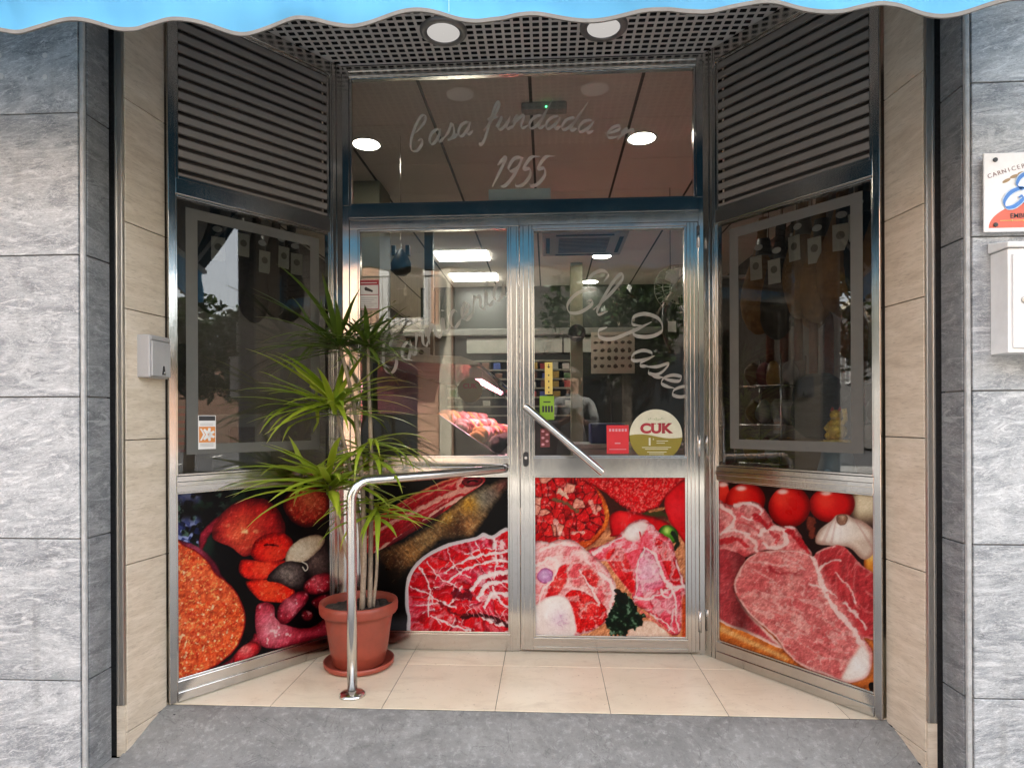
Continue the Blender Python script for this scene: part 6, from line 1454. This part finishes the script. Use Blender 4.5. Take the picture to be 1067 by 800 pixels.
# ---- the person taking the picture (only seen mirrored in the door)
def person(loc, rz):
    me = bpy.data.meshes.new('person'); J = {}
    pts = [('pel', 0, 0, .98, .13), ('sp', 0, .0, 1.16, .125), ('ch', 0, 0, 1.36, .15), ('nk', 0, .01, 1.50, .062), ('hd0', 0, .025, 1.58, .07), ('hd', 0, .03, 1.66, .092), ('hd2', 0, .02, 1.74, .06)]
    ed = [('pel', 'sp'), ('sp', 'ch'), ('ch', 'nk'), ('nk', 'hd0'), ('hd0', 'hd'), ('hd', 'hd2')]
    for s, n in ((-1, 'l'), (1, 'r')):
        pts += [('sh' + n, s * .19, 0, 1.42, .062), ('el' + n, s * .25, .10, 1.17, .045), ('wr' + n, s * .10, .30, 1.20, .030), ('ha' + n, s * .07, .36, 1.23, .034),
                ('hp' + n, s * .10, 0, .92, .095), ('kn' + n, s * .11, .02, .50, .062), ('an' + n, s * .12, -.01, .09, .042), ('to' + n, s * .14, .16, .04, .036)]
        ed += [('ch', 'sh' + n), ('sh' + n, 'el' + n), ('el' + n, 'wr' + n), ('wr' + n, 'ha' + n), ('pel', 'hp' + n), ('hp' + n, 'kn' + n), ('kn' + n, 'an' + n), ('an' + n, 'to' + n)]
        for k in range(4):
            f = 'f%d%s' % (k, n); g = 'g%d%s' % (k, n)
            pts += [(f, s * (.045 - .002 * k), .385 + .004 * k, 1.225 + .022 * k, .009), (g, s * (.018), .388, 1.232 + .021 * k, .008)]; ed += [('ha' + n, f), (f, g)]
        pts += [('th' + n, s * .045, .36, 1.275, .011)]; ed += [('ha' + n, 'th' + n)]
    ix = {p[0]: i for i, p in enumerate(pts)}
    me.from_pydata([p[1:4] for p in pts], [(ix[a], ix[b]) for a, b in ed], [])
    o = bpy.data.objects.new('person', me); COL.objects.link(o); o.location = loc; o.rotation_euler = (0, 0, rz)
    o.modifiers.new('skin', 'SKIN')
    for i, p in enumerate(pts): me.skin_vertices[0].data[i].radius = (p[4], p[4] * (.72 if p[0] in ('ch', 'sp', 'pel') else 1)); me.skin_vertices[0].data[i].use_root = (p[0] == 'pel')
    sb = o.modifiers.new('sub', 'SUBSURF'); sb.levels = sb.render_levels = 2
    t = NT('person_skin_and_clothes'); z = t.node('ShaderNodeSeparateXYZ', i_0=t.coord()).outputs; n = t.noise(t.coord(), 14, 5)
    top = t.ramp(n, [(.3, (.17, .17, .17)), (.7, (.26, .26, .25))]); leg = t.ramp(n, [(.3, (.16, .16, .17)), (.7, (.24, .24, .25))])
    c = t.mixc(t.math('LESS_THAN', z[2], .95), top, leg); sk = t.math('MAXIMUM', t.math('GREATER_THAN', z[2], 1.505), t.math('GREATER_THAN', z[1], .27)); c = t.mixc(sk, c, (.46, .27, .19)); c = t.mixc(t.math('LESS_THAN', z[2], .075), c, (.03, .03, .03))
    t.bsdf(c, .7); me.materials.append(t.m)
    tag(o, 'person in grey shirt holding up a phone, mirrored faintly in the door glass', 'person')
    hm = MB().blob((0, .005, 1.70), (.098, .105, .098), 20, 12, .05, 3).build('hair', plain('brown_hair', (.05, .032, .022), .5), o)
    for s in (-1, 1): MB().blob((s * .032, .118, 1.665), (.011, .008, .008)).build('eye', INK, o); MB().blob((s * .095, .02, 1.65), (.012, .022, .03)).build('ear', plain('ear_skin', (.46, .26, .18), .6), o)
    MB().blob((0, .13, 1.635), (.014, .018, .022)).build('nose', plain('nose_skin', (.47, .27, .19), .6), o); MB().blob((0, .112, 1.595), (.024, .010, .007)).build('mouth', plain('lips', (.35, .12, .10), .5), o)
    return o
person((.40, -.72, GROUND), 0)
ph = empty('phone', (.40, -.335, 1.165), 0, 'dark phone held upright in both hands of the person on the pavement', 'phone')
MB().box(-.036, .036, -.004, .004, -.075, .075).build('body', BLACKP, ph, bevel=.006); MB().disc_y(-.02, .055, .008, .008, .0041, .006).build('lens', DKGL, ph)

# ---------------------------------------------------------------- light, air, camera
w = bpy.data.worlds.new('World'); SC.world = w; w.use_nodes = True; t = w.node_tree; t.nodes.clear()
sky = t.nodes.new('ShaderNodeTexSky'); sky.sky_type = 'NISHITA'; sky.sun_disc = False; EL, AZ = math.radians(60), math.radians(22)
sky.sun_elevation = EL; sky.sun_rotation = AZ; sky.air_density = 1.2; sky.dust_density = 2.5; sky.altitude = 20
bg = t.nodes.new('ShaderNodeBackground'); bg.inputs['Strength'].default_value = .15; o = t.nodes.new('ShaderNodeOutputWorld'); hs = t.nodes.new('ShaderNodeHueSaturation'); hs.inputs['Saturation'].default_value = .3; t.links.new(sky.outputs[0], hs.inputs['Color']); t.links.new(hs.outputs[0], bg.inputs[0]); t.links.new(bg.outputs[0], o.inputs[0])
sd = bpy.data.lights.new('sun', 'SUN'); sd.energy = SUN; sd.angle = math.radians(.53); sd.color = (1, .94, .84)
so = bpy.data.objects.new('sun', sd); COL.objects.link(so); to = Vector((math.sin(AZ) * math.cos(EL), math.cos(AZ) * math.cos(EL), math.sin(EL))); so.rotation_euler = to.to_track_quat('Z', 'Y').to_euler(); so.location = (0, 0, 20)
cd = bpy.data.cameras.new('camera'); cd.sensor_width = 36; cd.lens = 660 / 1067 * 36; cd.shift_y = 37 / 1067; cd.clip_start = .02; cd.clip_end = 500
co = bpy.data.objects.new('camera', cd); COL.objects.link(co); co.location = (.130, 0, 1.13)
co.rotation_euler = (Matrix.Rotation(math.radians(3.214), 4, 'Z') @ Matrix.Rotation(PI / 2, 4, 'X') @ Matrix.Rotation(math.radians(-.252), 4, 'Z')).to_euler()
SC.camera = co
SC.view_settings.view_transform = 'Standard'; SC.view_settings.look = 'None'; SC.view_settings.gamma = 1; SC.view_settings.exposure = EXPO; SC.view_settings.use_curve_mapping = False
SC.cycles.max_bounces = 10; SC.cycles.diffuse_bounces = 4; SC.cycles.glossy_bounces = 5; SC.cycles.transmission_bounces = 6; SC.cycles.transparent_max_bounces = 24
SC.cycles.caustics_reflective = False; SC.cycles.caustics_refractive = False; SC.cycles.sample_clamp_indirect = 6; SC.cycles.use_denoising = True
